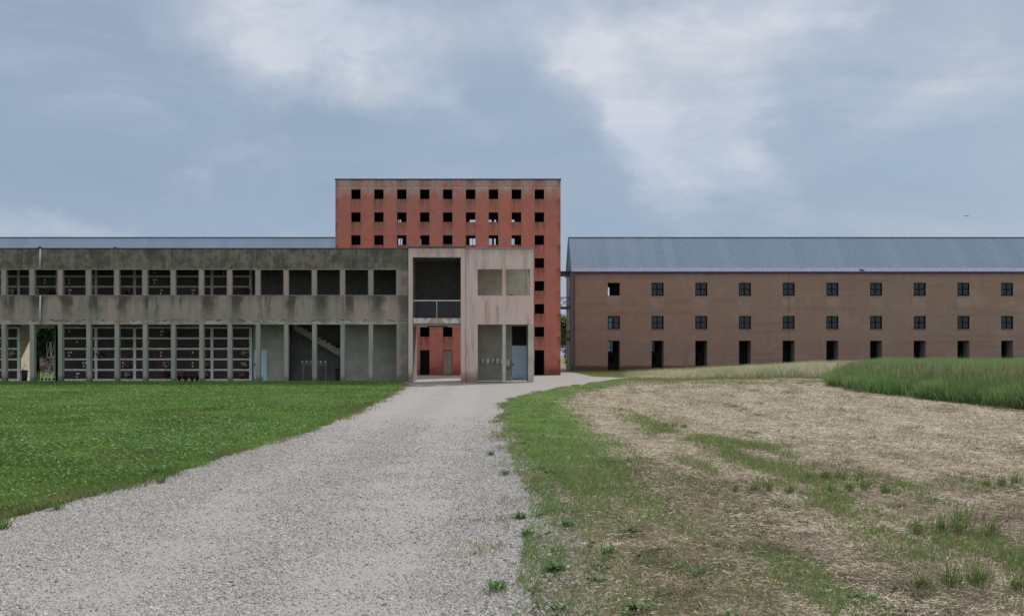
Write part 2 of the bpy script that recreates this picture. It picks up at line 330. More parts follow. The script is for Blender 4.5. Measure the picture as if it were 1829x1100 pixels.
# ground materials --------------------------------------------------
def lawn(N):
    p = N.pos(); n = N.noise(p, 1.3, 6, 0.65); f = N.noise(p, 26, 5, 0.7); big = N.noise(p, 0.25, 4)
    c = N.mix(N.rng(f, 0.35, 0.65), (0.05, 0.115, 0.026), (0.14, 0.25, 0.068))
    c = N.mix(N.rng(n, 0.5, 0.72, 0, 0.5), c, (0.05, 0.10, 0.028)); c = N.mix(N.rng(big, 0.58, 0.7, 0, 0.35), c, (0.16, 0.15, 0.08))
    return c, (f, 0.8, 0.05)
material('lawn', lawn, 0.9, 0.1)
def gravel(N):
    p = N.pos(); x, y, z = N.xyz(p)
    wob = N.noise(p, 0.5, 3)
    xw = N.m('ADD', x, N.m('MULTIPLY', N.m('SUBTRACT', wob, 0.5), 1.3))
    compact = N.m('MAXIMUM', N.rng(N.m('ABSOLUTE', N.m('ADD', xw, 0.9)), 0.9, 0.2), N.rng(N.m('ABSOLUTE', N.m('ADD', xw, 2.75)), 0.8, 0.15))
    v1 = N.vor(p, 42, 'Color'); v2 = N.vor(p, 95, 'Color'); d1 = N.vor(p, 42, 'Distance')
    g1, g2 = N.xyz(v1)[0], N.xyz(v2)[1]
    c1 = N.mix(g1, (0.19, 0.182, 0.178), (0.50, 0.48, 0.46)); c1 = N.mix(N.m('POWER', g2, 5.0), c1, (0.40, 0.30, 0.24))
    c2 = N.mix(g2, (0.27, 0.257, 0.243), (0.43, 0.41, 0.387)); c2 = N.mix(N.rng(g1, 0.0, 1.0, 0, 0.45, False), c2, (0.42, 0.40, 0.38))
    c2 = N.mix(N.rng(g1, 0.88, 0.95), c2, (0.17, 0.16, 0.155))
    cover = N.rng(N.m('ADD', N.m('ADD', N.m('MULTIPLY', compact, 0.72), 0.12), N.m('MULTIPLY', N.m('SUBTRACT', N.noise(p, 2.6, 6, 0.65), 0.5), 1.1)), 0.25, 0.75)
    c = N.mix(N.m('MULTIPLY', cover, 0.62), c1, c2)
    mac = N.noise(p, 0.7, 5, 0.6); c = N.mix(N.rng(mac, 0.4, 0.7, 0, 0.35), c, (0.38, 0.365, 0.35))
    c = N.mix(N.rng(N.noise(p, 4.5, 5, 0.7), 0.55, 0.75, 0, 0.35), c, (0.22, 0.21, 0.205))
    h = N.m('ADD', N.m('MULTIPLY', N.m('SUBTRACT', 1.0, d1), N.m('SUBTRACT', 1.15, cover)), N.m('MULTIPLY', g2, 0.25))
    return c, (h, 0.6, 0.02)
material('gravel', gravel, 0.95, 0.1)
def hayfield(N):
    p = N.pos(); x, y, z = N.xyz(p)
    f = N.noise(N.scl(p, 1, 0.6, 1), 22, 6, 0.72, 0.6); mid = N.noise(p, 2.2, 6, 0.68); big = N.noise(p, 0.35, 4, 0.6)
    rows = N.noise(N.scl(p, 1.3, 0.10, 1), 1.5, 5, 0.6)
    c = N.mix(N.rng(f, 0.34, 0.68), (0.15, 0.115, 0.08), (0.58, 0.50, 0.385))
    c = N.mix(N.rng(mid, 0.48, 0.7, 0, 0.6), c, (0.20, 0.15, 0.11))
    c = N.mix(N.rng(rows, 0.48, 0.64, 0, 0.55), c, (0.25, 0.195, 0.135))
    near = N.rng(y, 17.0, 8.5, 0, 0.5)
    c = N.mix(N.m('MULTIPLY', near, N.rng(mid, 0.3, 0.6, 0.4, 1.0)), c, (0.21, 0.15, 0.11))
    far = N.rng(y, 52.0, 72.0, 0.0, 0.75)
    c = N.mix(N.m('MULTIPLY', far, N.rng(N.noise(N.scl(p, 0.3, 1, 1), 0.9, 5, 0.6), 0.35, 0.6)), c, (0.11, 0.155, 0.055))
    return c, (N.m('ADD', f, mid), 0.9, 0.06)
material('hay_field', hayfield, 0.95, 0.1)

# ------------------------------------------------------------------ mesh helpers
class MB:
    def __init__(s): s.v = []; s.f = []
    def quad(s, a, b, c, d):
        i = len(s.v); s.v += [a, b, c, d]; s.f.append((i, i + 1, i + 2, i + 3)); return s
    def box(s, x0, x1, y0, y1, z0, z1):
        i = len(s.v)
        s.v += [(x0, y0, z0), (x1, y0, z0), (x1, y1, z0), (x0, y1, z0), (x0, y0, z1), (x1, y0, z1), (x1, y1, z1), (x0, y1, z1)]
        s.f += [(i, i + 3, i + 2, i + 1), (i + 4, i + 5, i + 6, i + 7), (i, i + 1, i + 5, i + 4), (i + 1, i + 2, i + 6, i + 5), (i + 2, i + 3, i + 7, i + 6), (i + 3, i, i + 4, i + 7)]
        return s
    def wall(s, x0, x1, z0, z1, y0, y1, holes=(), axis='x'):   # a thick wall in the xz plane with real openings
        xs = sorted({x0, x1} | {h[k] for h in holes for k in (0, 1) if x0 < h[k] < x1})
        zs = sorted({z0, z1} | {h[k] for h in holes for k in (2, 3) if z0 < h[k] < z1})
        nx, nz = len(xs), len(zs)
        solid = [[not any(h[0] <= (xs[i] + xs[i + 1]) / 2 <= h[1] and h[2] <= (zs[j] + zs[j + 1]) / 2 <= h[3] for h in holes) for j in range(nz - 1)] for i in range(nx - 1)]
        idx = {}
        def V(i, j, k):
            if (i, j, k) not in idx:
                idx[(i, j, k)] = len(s.v); a, b, c = xs[i], (y0, y1)[k], zs[j]
                s.v.append((a, b, c) if axis == 'x' else (b, a, c))
            return idx[(i, j, k)]
        for i in range(nx - 1):
            for j in range(nz - 1):
                if not solid[i][j]: continue
                s.f.append((V(i, j, 0), V(i + 1, j, 0), V(i + 1, j + 1, 0), V(i, j + 1, 0)))
                s.f.append((V(i, j, 1), V(i, j + 1, 1), V(i + 1, j + 1, 1), V(i + 1, j, 1)))
                g = lambda a, b: 0 <= a < nx - 1 and 0 <= b < nz - 1 and solid[a][b]
                if not g(i - 1, j): s.f.append((V(i, j, 0), V(i, j + 1, 0), V(i, j + 1, 1), V(i, j, 1)))
                if not g(i + 1, j): s.f.append((V(i + 1, j, 0), V(i + 1, j, 1), V(i + 1, j + 1, 1), V(i + 1, j + 1, 0)))
                if not g(i, j - 1): s.f.append((V(i, j, 0), V(i, j, 1), V(i + 1, j, 1), V(i + 1, j, 0)))
                if not g(i, j + 1): s.f.append((V(i, j + 1, 0), V(i + 1, j + 1, 0), V(i + 1, j + 1, 1), V(i, j + 1, 1)))
        return s
    def tube(s, pts, r, n=8, r2=None, cap=True):
        pts = [Vector(p) for p in pts]; base = len(s.v); m = len(pts)
        for k, p in enumerate(pts):
            t = (pts[min(k + 1, m - 1)] - pts[max(k - 1, 0)]).normalized()
            a = t.orthogonal().normalized() if k == 0 else (a - t * a.dot(t)).normalized()
            b = t.cross(a); rr = r if r2 is None else r + (r2 - r) * k / (m - 1)
            for q in range(n):
                g = 2 * math.pi * q / n; s.v.append(tuple(p + a * math.cos(g) * rr + b * math.sin(g) * rr))
        for k in range(m - 1):
            for q in range(n):
                A = base + k * n + q; B = base + k * n + (q + 1) % n; s.f.append((A, B, B + n, A + n))
        if cap: s.f.append(tuple(base + q for q in range(n))[::-1]); s.f.append(tuple(base + (m - 1) * n + q for q in range(n)))
        return s
    def bar(s, a, b, w):
        return s.tube([a, b], w * 0.707, 4)
    def lathe(s, prof, c, n=14):
        base = len(s.v)
        for (r, z) in prof:
            for q in range(n):
                g = 2 * math.pi * q / n; s.v.append((c[0] + r * math.cos(g), c[1] + r * math.sin(g), c[2] + z))
        for k in range(len(prof) - 1):
            for q in range(n):
                A = base + k * n + q; B = base + k * n + (q + 1) % n; s.f.append((A, B, B + n, A + n))
        s.f.append(tuple(base + q for q in range(n))[::-1]); s.f.append(tuple(base + (len(prof) - 1) * n + q for q in range(n)))
        return s
    def ball(s, c, rx, ry, rz, n=10, m=7):
        prof = [(math.sin(math.pi * (k + .3) / (m + .6)), -math.cos(math.pi * (k + .3) / (m + .6))) for k in range(m + 1)]
        base = len(s.v)
        for (r, z) in prof:
            for q in range(n):
                g = 2 * math.pi * q / n; s.v.append((c[0] + r * math.cos(g) * rx, c[1] + r * math.sin(g) * ry, c[2] + z * rz))
        for k in range(m):
            for q in range(n):
                A = base + k * n + q; B = base + k * n + (q + 1) % n; s.f.append((A, B, B + n, A + n))
        s.f.append(tuple(base + q for q in range(n))[::-1]); s.f.append(tuple(base + m * n + q for q in range(n)))
        return s
    def build(s, name, mat, parent=None, loc=None, smooth=False, bevel=0.0):
        me = bpy.data.meshes.new(name)
        o = bpy.data.objects.new(name, me); COL.objects.link(o)
        off = Vector((0, 0, 0))
        if parent is not None: off = Vector(parent.location); o.parent = parent
        elif loc is not None: off = Vector(loc); o.location = loc
        me.from_pydata([(a - off[0], b - off[1], c - off[2]) for a, b, c in s.v], [], s.f)
        if smooth: me.polygons.foreach_set('use_smooth', [True] * len(me.polygons))
        me.materials.append(MATS[mat])
        if bevel > 0:
            bm = o.modifiers.new('bevel', 'BEVEL'); bm.width = bevel; bm.segments = 2; bm.limit_method = 'ANGLE'
        return o
def sub(mb, name, mat, part, smooth=False):             # a sub-part: part is itself a child, so subtract the thing's origin too
    o = mb.build(name, mat, None, None, smooth); o.parent = part
    off = Vector(part.parent.location) + Vector(part.location)
    o.data.transform(Matrix.Translation(-off)); return o
def thing(name, label, cat, loc, group=None):
    o = bpy.data.objects.new(name, None); COL.objects.link(o); o.location = loc; o.empty_display_size = 0.3
    o['label'] = label; o['category'] = cat
    if group: o['group'] = group
    return o
def tag(o, label=None, cat=None, group=None, kind=None):
    for k, v in (('label', label), ('category', cat), ('group', group), ('kind', kind)):
        if v: o[k] = v
    return o
def copy_thing(root, loc, rotz, scale, label):
    r = root.copy(); COL.objects.link(r); r.location = loc; r.rotation_euler = (0, 0, rotz); r.scale = (scale,) * 3; r['label'] = label
    for ch in root.children:
        c = ch.copy(); COL.objects.link(c); c.parent = r
    return r

# photo pixel -> world at depth Y
def PX(px, Y): return (px - VX) * Y / F
def PZ(py, Y): return HC + (VY - py) * Y / F

# soft value noise for scattering
class VN:
    def __init__(s, seed, n=64): s.g = np.random.default_rng(seed).random((n, n)); s.n = n
    def __call__(s, x, y):
        xi = np.floor(x).astype(int); yi = np.floor(y).astype(int); fx = x - xi; fy = y - yi
        fx = fx * fx * (3 - 2 * fx); fy = fy * fy * (3 - 2 * fy); g, n = s.g, s.n
        a = g[xi % n, yi % n]; b = g[(xi + 1) % n, yi % n]; c = g[xi % n, (yi + 1) % n]; d = g[(xi + 1) % n, (yi + 1) % n]
        return (a * (1 - fx) + b * fx) * (1 - fy) + (c * (1 - fx) + d * fx) * fy
def fbm(vn, x, y, sc):
    return (vn(x * sc, y * sc) + 0.5 * vn(x * sc * 2.1 + 9, y * sc * 2.1 + 4) + 0.25 * vn(x * sc * 4.3 + 3, y * sc * 4.3 + 8)) / 1.75
NA, NB, NC_, ND = VN(1), VN(2), VN(3), VN(4)

def raw_mesh(name, verts, faces_n, mat, cols, nper, kind='stuff', label=None, cat=None, parent=None, loc=None):
    """verts (k,nper,3) polygons with nper corners, one colour each"""
    k = verts.shape[0]; me = bpy.data.meshes.new(name)
    me.vertices.add(k * nper); me.loops.add(k * nper); me.polygons.add(k)
    me.vertices.foreach_set('co', verts.reshape(-1).astype(np.float32))
    me.loops.foreach_set('vertex_index', np.arange(k * nper, dtype=np.int32))
    me.polygons.foreach_set('loop_start', np.arange(0, k * nper, nper, dtype=np.int32))
    me.update(calc_edges=True)
    a = me.attributes.new('tint', 'FLOAT_COLOR', 'POINT')
    cc = np.ones((k, nper, 4), np.float32); cc[:, :, :3] = cols[:, None, :]
    a.data.foreach_set('color', cc.reshape(-1))
    me.materials.append(MATS[mat]); o = bpy.data.objects.new(name, me); COL.objects.link(o)
    if parent is not None: o.parent = parent
    if loc is not None: o.location = loc
    if kind: o['kind'] = kind
    if label: o['label'] = label
    if cat: o['category'] = cat
    return o
def lerp_cols(t, a, b): return np.array(a)[None, :] * (1 - t[:, None]) + np.array(b)[None, :] * t[:, None]
def blades(x, y, z0, h, wd, lean, az=None, rng=RNG):
    """pointed blades as kites: four corners, bent over by lean"""
    n = len(x); az = rng.random(n) * 2 * np.pi if az is None else az
    la = rng.random(n) * 2 * np.pi; ux, uy = np.cos(az), np.sin(az)
    lx, ly = np.cos(la) * lean * h, np.sin(la) * lean * h
    v = np.zeros((n, 4, 3)); mid = 0.5
    v[:, 0] = np.stack([x, y, z0], 1)
    v[:, 1] = np.stack([x + ux * wd / 2 + lx * mid * .7, y + uy * wd / 2 + ly * mid * .7, z0 + h * mid], 1)
    v[:, 2] = np.stack([x + lx, y + ly, z0 + h * np.sqrt(np.maximum(0.05, 1 - 0.4 * lean ** 2))], 1)
    v[:, 3] = np.stack([x - ux * wd / 2 + lx * mid * .7, y - uy * wd / 2 + ly * mid * .7, z0 + h * mid], 1)
    return v
def scatter(n, y0, y1, a, rng=RNG):
    """distances with density falling as distance**-a per square metre of a wedge"""
    u = rng.random(n); e = 2 - a
    return (y0 ** e + u * (y1 ** e - y0 ** e)) ** (1 / e)

# ------------------------------------------------------------------ ground
g = MB().quad((-1500, -400, -0.02), (1500, -400, -0.02), (1500, 2500, -0.02), (-1500, 2500, -0.02)).build('ground', 'hay_field'); tag(g, kind='structure')
# path outline
LEFT = [(-5.4, 2.0), (-4.95, 7.0), (-4.72, 9.6), (-4.45, 11.5), (-4.25, 13.4), (-4.07, 17.2), (-3.75, 21.0), (-3.68, 28.4), (-3.85, 38.0), (-4.1, 46.0), (-4.35, 52.0), (-4.95, 57.0), (-5.0, 59.25)]
RIGHT = [(0.2, 2.0), (0.3, 6.0), (0.42, 8.0), (0.6, 10.7), (0.6, 12.1), (0.52, 16.3), (0.45, 21.0), (0.6, 27.6), (0.8, 34.5), (1.5, 39.0), (2.5, 43.1), (3.9, 48.5), (5.4, 53.7), (7.2, 61.0), (8.7, 66.0), (10.2, 69.5)]
def xe_right(Y): return np.interp(Y, [p[1] for p in RIGHT], [p[0] for p in RIGHT])
def xe_left(Y): return np.interp(Y, [p[1] for p in LEFT], [p[0] for p in LEFT])
def densify(pts, step, amp, seed):
    r = random.Random(seed); o = []
    for (a, b) in zip(pts[:-1], pts[1:]):
        n = max(1, int(math.dist(a, b) / step))
        for k in range(n):
            t = k / n; o.append((a[0] + (b[0] - a[0]) * t + r.uniform(-amp, amp), a[1] + (b[1] - a[1]) * t))
    o.append(pts[-1]); return o
Lp = densify(LEFT, 0.35, 0.10, 3)
Rp = densify(RIGHT, 0.35, 0.14, 5)
mb = MB(); mb.v = [(x, y, 0.0) for x, y in Lp] + [(-5.0, 63.8, 0), (-17, 63.8, 0), (-17, 100, 0), (8.2, 103, 0), (8.2, 86, 0), (7.9, 76, 0)] + [(x, y, 0.0) for x, y in reversed(Rp)]
mb.f = [tuple(range(len(mb.v)))[::-1]]
o = mb.build('gravel_path', 'gravel'); tag(o, kind='structure')
import bmesh
bm = bmesh.new(); bm.from_mesh(o.data); bmesh.ops.triangulate(bm, faces=bm.faces[:]); bm.to_mesh(o.data); bm.free()
# lawn
mb = MB(); Ll = [(x - 0.03, y) for x, y in Lp]
mb.v = [(-90, -30, -0.006), (-6.5, -30, -0.006)] + [(x, y, -0.006) for x, y in Ll] + [(-5.0, 59.2, -0.006), (-90, 59.2, -0.006)]
mb.f = [tuple(range(len(mb.v)))]
o = mb.build('lawn', 'lawn'); tag(o, kind='structure')
bm = bmesh.new(); bm.from_mesh(o.data); bmesh.ops.triangulate(bm, faces=bm.faces[:]); bm.to_mesh(o.data); bm.free()
o = MB().quad((-90, 59.2, -0.010), (-17, 59.2, -0.010), (-17, 104, -0.010), (-90, 104, -0.010)).build('rear_lawn', 'lawn'); tag(o, kind='structure')

# ------------------------------------------------------------------ columbarium wing (front left)
Y1 = 59.3; XW0 = -37.5; XW1 = PX(729, Y1); YB = 63.7
Z_LO, Z_SILL, Z_UP, Z_TOP = PZ(579.5, Y1), PZ(528, Y1), PZ(480.8, Y1), PZ(444.5, Y1)
wing = thing('columbarium_building', 'long stained grey concrete two-storey gallery building with burial niches, on the left behind the lawn', 'building', (-20, Y1, 0))
cols_x = [PX(460.5 + 50.45 * k, Y1) for k in range(-13, 5)]
MB().box(XW0, XW1, Y1, Y1 + 0.3, Z_UP, Z_TOP).build('parapet', 'stained_concrete', wing)
MB().box(XW0, XW1, Y1, Y1 + 0.3, Z_LO, Z_SILL).build('spandrel', 'stained_concrete', wing)
XE = PX(708.5, Y1)
MB().box(XE, XW1, Y1, Y1 + 0.3, 0, Z_LO).build('end_pier', 'stained_concrete', wing)
MB().box(XE, XW1, Y1, Y1 + 0.3, Z_SILL, Z_UP).build('end_pier', 'stained_concrete', wing)
for x in cols_x:
    MB().box(x - 0.127, x + 0.127, Y1 - 0.012, Y1 + 0.32, 0.03, Z_UP + 0.003).build('column', 'stained_concrete', wing, bevel=0.008)
tr = MB()
edges = [XW0] + cols_x + [XE + 0.127]
for a, b in zip(edges[:-1], edges[1:]):
    a, b = a + 0.127, b - 0.127
    if b - a < 0.5: continue
    for zz in (Z_UP - 0.035, Z_SILL): tr.box(a, b, Y1 - 0.02, Y1 + 0.1, zz, zz + 0.035)
    for xx in (a, b - 0.03): tr.box(xx, xx + 0.03, Y1 - 0.02, Y1 + 0.1, Z_SILL + 0.035, Z_UP - 0.035)
tr.build('opening_trim', 'grey_coping', wing)
MB().box(XW0, XW1, Y1 - 0.05, YB, Z_TOP, Z_TOP + 0.05).build('coping', 'dark_coping', wing)
MB().box(XW0, XW1, Y1 + 0.32, YB, Z_TOP - 0.35, Z_TOP - 0.02).build('roof_slab', 'interior_mid', wing)
MB().box(XW0, XW1, Y1 + 0.32, YB, 3.62, 3.90).build('floor_slab', 'interior_mid', wing)
MB().box(XW0, XW1 , Y1 - 0.06, YB, -0.05, 0.035).build('plinth', 'stair_concrete', wing)
# niche blocks
YN = 61.7; VXN = [PX(447.5 - 69.08 * k, YN) for k in range(0, 10)]      # right edge to left
xR, xP0, xP1 = VXN[0], VXN[5], VXN[6]                                    # passage lies between VXN[6] and VXN[5]
z_rows_lo = [0.04 + 0.652 * i for i in range(6)]
z_rows_up = [3.93 + 0.637 * i for i in range(6)]
xpl, xpr = VXN[6], VXN[5] - 0.17                                           # passage through ground floor
MB().box(xpr, xR + 0.12, YN + 0.09, YB, 0.035, 3.62).build('niche_block', 'interior_mid', wing)
MB().box(XW0, xpl + 0.12, YN + 0.09, YB, 0.035, 3.62).build('niche_block', 'interior_mid', wing)
MB().box(xpl + 0.12, xpl + 0.16, YN + 0.02, YB + 0.06, 0.035, 3.62).build('passage_wall', 'plaster_beige', wing)
MB().box(xpl + 0.16, xpr, YB - 0.25, YB, 3.36, 3.62).build('passage_lintel', 'plaster_beige', wing)
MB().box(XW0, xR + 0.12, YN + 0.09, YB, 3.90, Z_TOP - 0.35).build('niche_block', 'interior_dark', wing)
MB().box(xpr, xpr + 0.22, YN, YN + 0.088, 0.04, 3.62).build('block_edge', 'interior_mid', wing)
def niche_grid(xs, zs, y, fm='marble_frame'):
    fr = MB()
    for x in xs: fr.box(x - 0.085, x + 0.085, y, y + 0.085, zs[0], zs[-1] + 0.06)
    for a, b in zip(xs[:-1], xs[1:]):
        for z in zs: fr.box(a + 0.085, b - 0.085, y + 0.003, y + 0.085, z - (0.03 if z > zs[0] else 0), z + (0.08 if z > zs[0] else 0.12))
    fr.build('niche_frame', fm, wing)
    for a, b in zip(xs[:-1], xs[1:]):
        for zi, (z, zz) in enumerate(zip(zs[:-1], zs[1:])):
            if b < -31.3: continue
            s = MB().box(a + 0.087, b - 0.087, y + 0.05, y + 0.084, z + 0.082, zz - 0.032).build('niche_slab', 'niche_stone', wing)
            if random.random() < 0.75:
                cx = random.choice((0.3, 0.5, 0.5, 0.68)) * (b - a) + a
                for q in range(random.choice((1, 2, 2, 3))):
                    zc = z + 0.45 - 0.2 * (q % 2); xc = cx + (0.14 if q == 2 else 0) + random.uniform(-.03, .03)
                    sub(MB().box(xc - 0.04, xc + 0.04, y + 0.035, y + 0.049, zc - 0.05, zc + 0.05), 'nameplate', 'white_enamel' if random.random() < .6 else 'marble_frame', s)
niche_grid(sorted(VXN[0:6]), z_rows_lo, YN)
niche_grid(sorted(VXN[6:10]), z_rows_lo, YN)
niche_grid(sorted(VXN), z_rows_up[:6], YN, 'marble_dull')
# solid back walls of the bays right of the niches
Xa, Xs0, Xs1 = xR + 0.12, PX(511, 61.95), PX(610.5, 61.95)
dl, dr = PX(453, 61.95), PX(477, 61.95)
MB().wall(Xa, Xs0, 0.035, 3.62, 61.9, 62.1, [(dl, dr, 0.0, 1.98)]).build('back_wall', 'plaster_grey_green', wing)
MB().box(Xs1, XW1 - 0.1, 61.9, 62.1, 0.035, 3.62).build('back_wall', 'plaster_grey_green', wing)
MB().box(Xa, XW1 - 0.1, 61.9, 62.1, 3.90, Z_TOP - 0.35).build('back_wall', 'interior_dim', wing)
st = MB(); st.box(Xs0 - 0.2, Xs0, 62.1, YB, 0.035, 3.62); st.box(Xs1, Xs1 + 0.2, 62.1, YB, 0.035, 3.62); st.box(Xs0, Xs1, YB - 0.1, YB, 0.035, 3.62)
st.build('stair_recess_wall', 'interior_mid', wing)
def sheet_door(x0, x1, y, z0, z1, mat, name, parent, ribs=None):
    n = ribs or int((x1 - x0) / 0.075); d = MB(); pts = []
    for k in range(n):
        a = x0 + (x1 - x0) * k / n; s_ = (x1 - x0) / n
        pts += [(a, y), (a + s_ * .55, y), (a + s_ * .65, y - 0.022), (a + s_ * .9, y - 0.022)]
    pts.append((x1, y)); i0 = len(d.v)
    for (a, b) in pts: d.v += [(a, b, z0), (a, b, z1), (a, y + 0.05, z0), (a, y + 0.05, z1)]
    for k in range(len(pts) - 1):
        i = 4 * k; d.f += [(i, i + 4, i + 5, i + 1), (i + 2, i + 3, i + 7, i + 6), (i + 1, i + 5, i + 7, i + 3), (i, i + 2, i + 6, i + 4)]
    d.f += [(0, 1, 3, 2), (4 * len(pts) - 4, 4 * len(pts) - 2, 4 * len(pts) - 1, 4 * len(pts) - 3)]
    return d.build(name, mat, parent)
d = sheet_door(dl + 0.01, dr - 0.01, 61.93, 0.04, 1.97, 'blue_sheet', 'door', wing); d['label'] = 'pale blue ribbed metal door'
sub(MB().box(dl + 0.05, dl + 0.10, 61.87, 61.93, 0.95, 1.10), 'handle', 'black_metal', d)
# staircase seen side-on
stp = MB(); YS0, YS1 = 62.35, 63.35
sx0, sx1 = PX(511, YS0) + 0.1, PX(650, YS0); n = 19; top_z = 3.62; tread = 0.29; rise = 0.168
x = PX(541, YS0) - 2 * tread; z = PZ(588, YS0) + 2 * rise
prof_top = []; prof_bot = []
for k in range(18):
    stp.box(x, x + tread, YS0, YS1, max(0.04, z - rise - 0.32 + 0.0), z) if False else None
    a = x; zt = z
    # one wedge-like step: top flat, underside sloping
    u0 = zt - 0.42 + 0.06; u1 = u0 - rise
    if zt <= 0.1: break
    i = len(stp.v)
    for yy in (YS0, YS1): stp.v += [(a, yy, max(u0, 0.035)), (a + tread, yy, max(u1, 0.035)), (a + tread, yy, zt), (a, yy, zt)]
    stp.f += [(i, i + 1, i + 2, i + 3), (i + 4, i + 7, i + 6, i + 5), (i, i + 4, i + 5, i + 1), (i + 3, i + 2, i + 6, i + 7), (i, i + 3, i + 7, i + 4), (i + 1, i + 5, i + 6, i + 2)]
    x += tread; z -= rise
stp.build('staircase', 'stair_concrete', wing)
# downpipe
for (za, zb) in ((Z_UP + 0.0, Z_TOP - 0.02), (Z_LO, Z_SILL)):
    MB().tube([(PX(72, Y1), Y1 - 0.06, za), (PX(73, Y1), Y1 - 0.06, zb)], 0.055, 10).build('downpipe', 'galvanised', wing, smooth=True)
MB().box(PX(72, Y1) - 0.09, PX(72, Y1) + 0.09, Y1 - 0.12, Y1 + 0.05, Z_TOP + 0.05, Z_TOP + 0.13).build('rain_hopper', 'steel_dark', wing)

# ------------------------------------------------------------------ entrance gateway
gx0, gx1 = PX(729.6, Y1), PX(831, Y1); gy0 = Y1 - 0.10
gl_, gr_ = PX(737, gy0), PX(823, gy0)
gate = thing('entrance_gateway', 'tall pink-grey plaster gateway with open passage below and a railed balcony above', 'gateway', ((gx0 + gx1) / 2, Y1, 0))
zt, zo, zf = PZ(443, gy0), PZ(459.5, gy0), PZ(568, gy0)
zs = PZ(577.5, gy0)
MB().wall(gx0, gx1, 0.0, zt, gy0, gy0 + 0.3, [(gl_, gr_, -1, zo)]).build('portal_frame', 'pink_plaster', gate, bevel=0.01)
MB().box(gx0 - 0.03, gx1 + 0.03, gy0 - 0.05, 62.85, zt, zt + 0.08).build('coping', 'dark_coping', gate)
MB().box(gx0, gl_ , gy0 + 0.3, 62.8, 0, zt - 0.02).build('side_wall', 'interior_mid', gate)
MB().box(gr_, gx1, gy0 + 0.3, 62.8, 0, zt - 0.02).build('side_wall', 'pink_plaster', gate)
MB().box(gl_, gr_, gy0 + 0.3, 62.8, zo + 0.02, zt - 0.02).build('ceiling', 'interior_mid', gate)
MB().box(gl_ , gr_ , 62.55, 62.8, zf, zo + 0.02).build('balcony_back_wall', 'interior_dim', gate)
MB().box(gl_ + 0.02, gr_, gy0 - 0.02, 62.8, zs, zf).build('balcony_slab', 'peeling_white', gate)
MB().box(gl_, gr_, 59.6, 62.75, zs - 0.12, zs - 0.003).build('soffit', 'pink_plaster', gate)
rl = MB(); zr = PZ(536.5, gy0)
rl.box(gl_, gr_, gy0 + 0.04, gy0 + 0.09, zr - 0.05, zr + 0.03)
rl.box((gl_ + gr_) / 2 - 0.02, (gl_ + gr_) / 2 + 0.02, gy0 + 0.05, gy0 + 0.08, zf, zr - 0.05)
rail = rl.build('railing', 'column_grey', gate)
bars = MB()
for k in range(9):
    zz = zf + 0.08 + k * (zr - zf - 0.15) / 9
    bars.box(gl_, (gl_ + gr_) / 2 - 0.02, gy0 + 0.055, gy0 + 0.07, zz, zz + 0.02); bars.box((gl_ + gr_) / 2 + 0.02, gr_, gy0 + 0.055, gy0 + 0.07, zz, zz + 0.02)
sub(bars, 'railing_bars', 'steel_dark', rail)
MB().box(PX(763, 61), PX(800, 61), 61.0, 61.18, zo - 0.09, zo + 0.018).build('ceiling_light', 'steel_dark', gate)
MB().box(PX(763, 60), PX(800, 60), 59.9, 60.05, zs - 0.21, zs - 0.123).build('ceiling_light', 'steel_dark', gate)
MB().box(gl_, gr_, gy0 + 0.02, 64.6, -0.04, 0.035).build('threshold', 'pavement', gate)

# ------------------------------------------------------------------ pink corner block
bx0, bx1 = PX(831.2, Y1), PX(953, Y1)
blk = thing('pink_corner_block', 'pink plastered two-storey block with two square openings above a blue door, right of the gateway', 'building', ((bx0 + bx1) / 2, Y1, 0))
zt2 = PZ(445, Y1)
hl0, hl1, hm0, hm1 = PX(853.3, Y1), PX(947.6, Y1), PX(897.2, Y1), PX(903.5, Y1)
MB().wall(bx0, bx1, 0.0, zt2, Y1, Y1 + 0.3, [(hl0, hl1, -1, Z_LO), (hl0, hm0, Z_SILL, Z_UP), (hm1, PX(947, Y1), Z_SILL, Z_UP)]).build('front_wall', 'pink_plaster', blk, bevel=0.01)
MB().box(bx0, bx1 + 0.03, Y1 - 0.05, Y1 + 0.42, zt2, zt2 + 0.07).build('coping', 'grey_coping', blk)
MB().box(hm0 + 0.0, hm1, Y1 - 0.008, Y1 + 0.3, 0.0, Z_LO - 0.003).build('column', 'column_grey', blk, bevel=0.01)
MB().box(PX(943.5, Y1), bx1 + 0.012, Y1 - 0.008, Y1 + 0.35, 0.0, Z_LO - 0.02).build('column', 'plaster_olive', blk, bevel=0.01)
MB().box(bx0, bx1 - 0.3, Y1 + 0.3, 62.3, 3.6, 3.9).build('floor_slab', 'plaster_olive', blk)
dX0, dX1 = PX(914.2, 62.1), PX(943, 62.1) 
MB().wall(bx0, bx1 - 0.3, 0.03, 3.6, 62.1, 62.3, [(dX0, dX1, 0, 3.45)]).build('back_wall', 'plaster_olive', blk)
MB().box(bx0, bx1 - 0.3, 62.1, 62.3, 3.9, zt2 - 0.4).build('back_wall', 'plaster_olive', blk)
MB().wall(Y1 + 0.3, 62.3, 0, zt2 - 0.02, bx1 - 0.3, bx1, [(59.9, 62.05, 3.95, 7.45)], axis='y').build('side_wall', 'plaster_olive', blk)
MB().box(bx0, bx1 - 0.95, Y1 + 0.3, 62.3, zt2 - 0.4, zt2 - 0.02).build('roof_slab', 'plaster_olive', blk)
MB().box(bx0, hl0 - 0.05, Y1 + 0.3, 62.1, 0.03, 3.6).build('pier', 'plaster_olive', blk)
d = sheet_door(dX0 + 0.01, dX1 - 0.01, 62.12, 0.06, PZ(617.3, 62.1), 'blue_sheet', 'door', blk, 12); d['label'] = 'pale blue ribbed metal door'
hd = MB().box(dX0 + 0.04, dX0 + 0.10, 62.06, 62.1, 1.0, 1.12); sub(hd, 'handle', 'black_metal', d)
sg = MB()
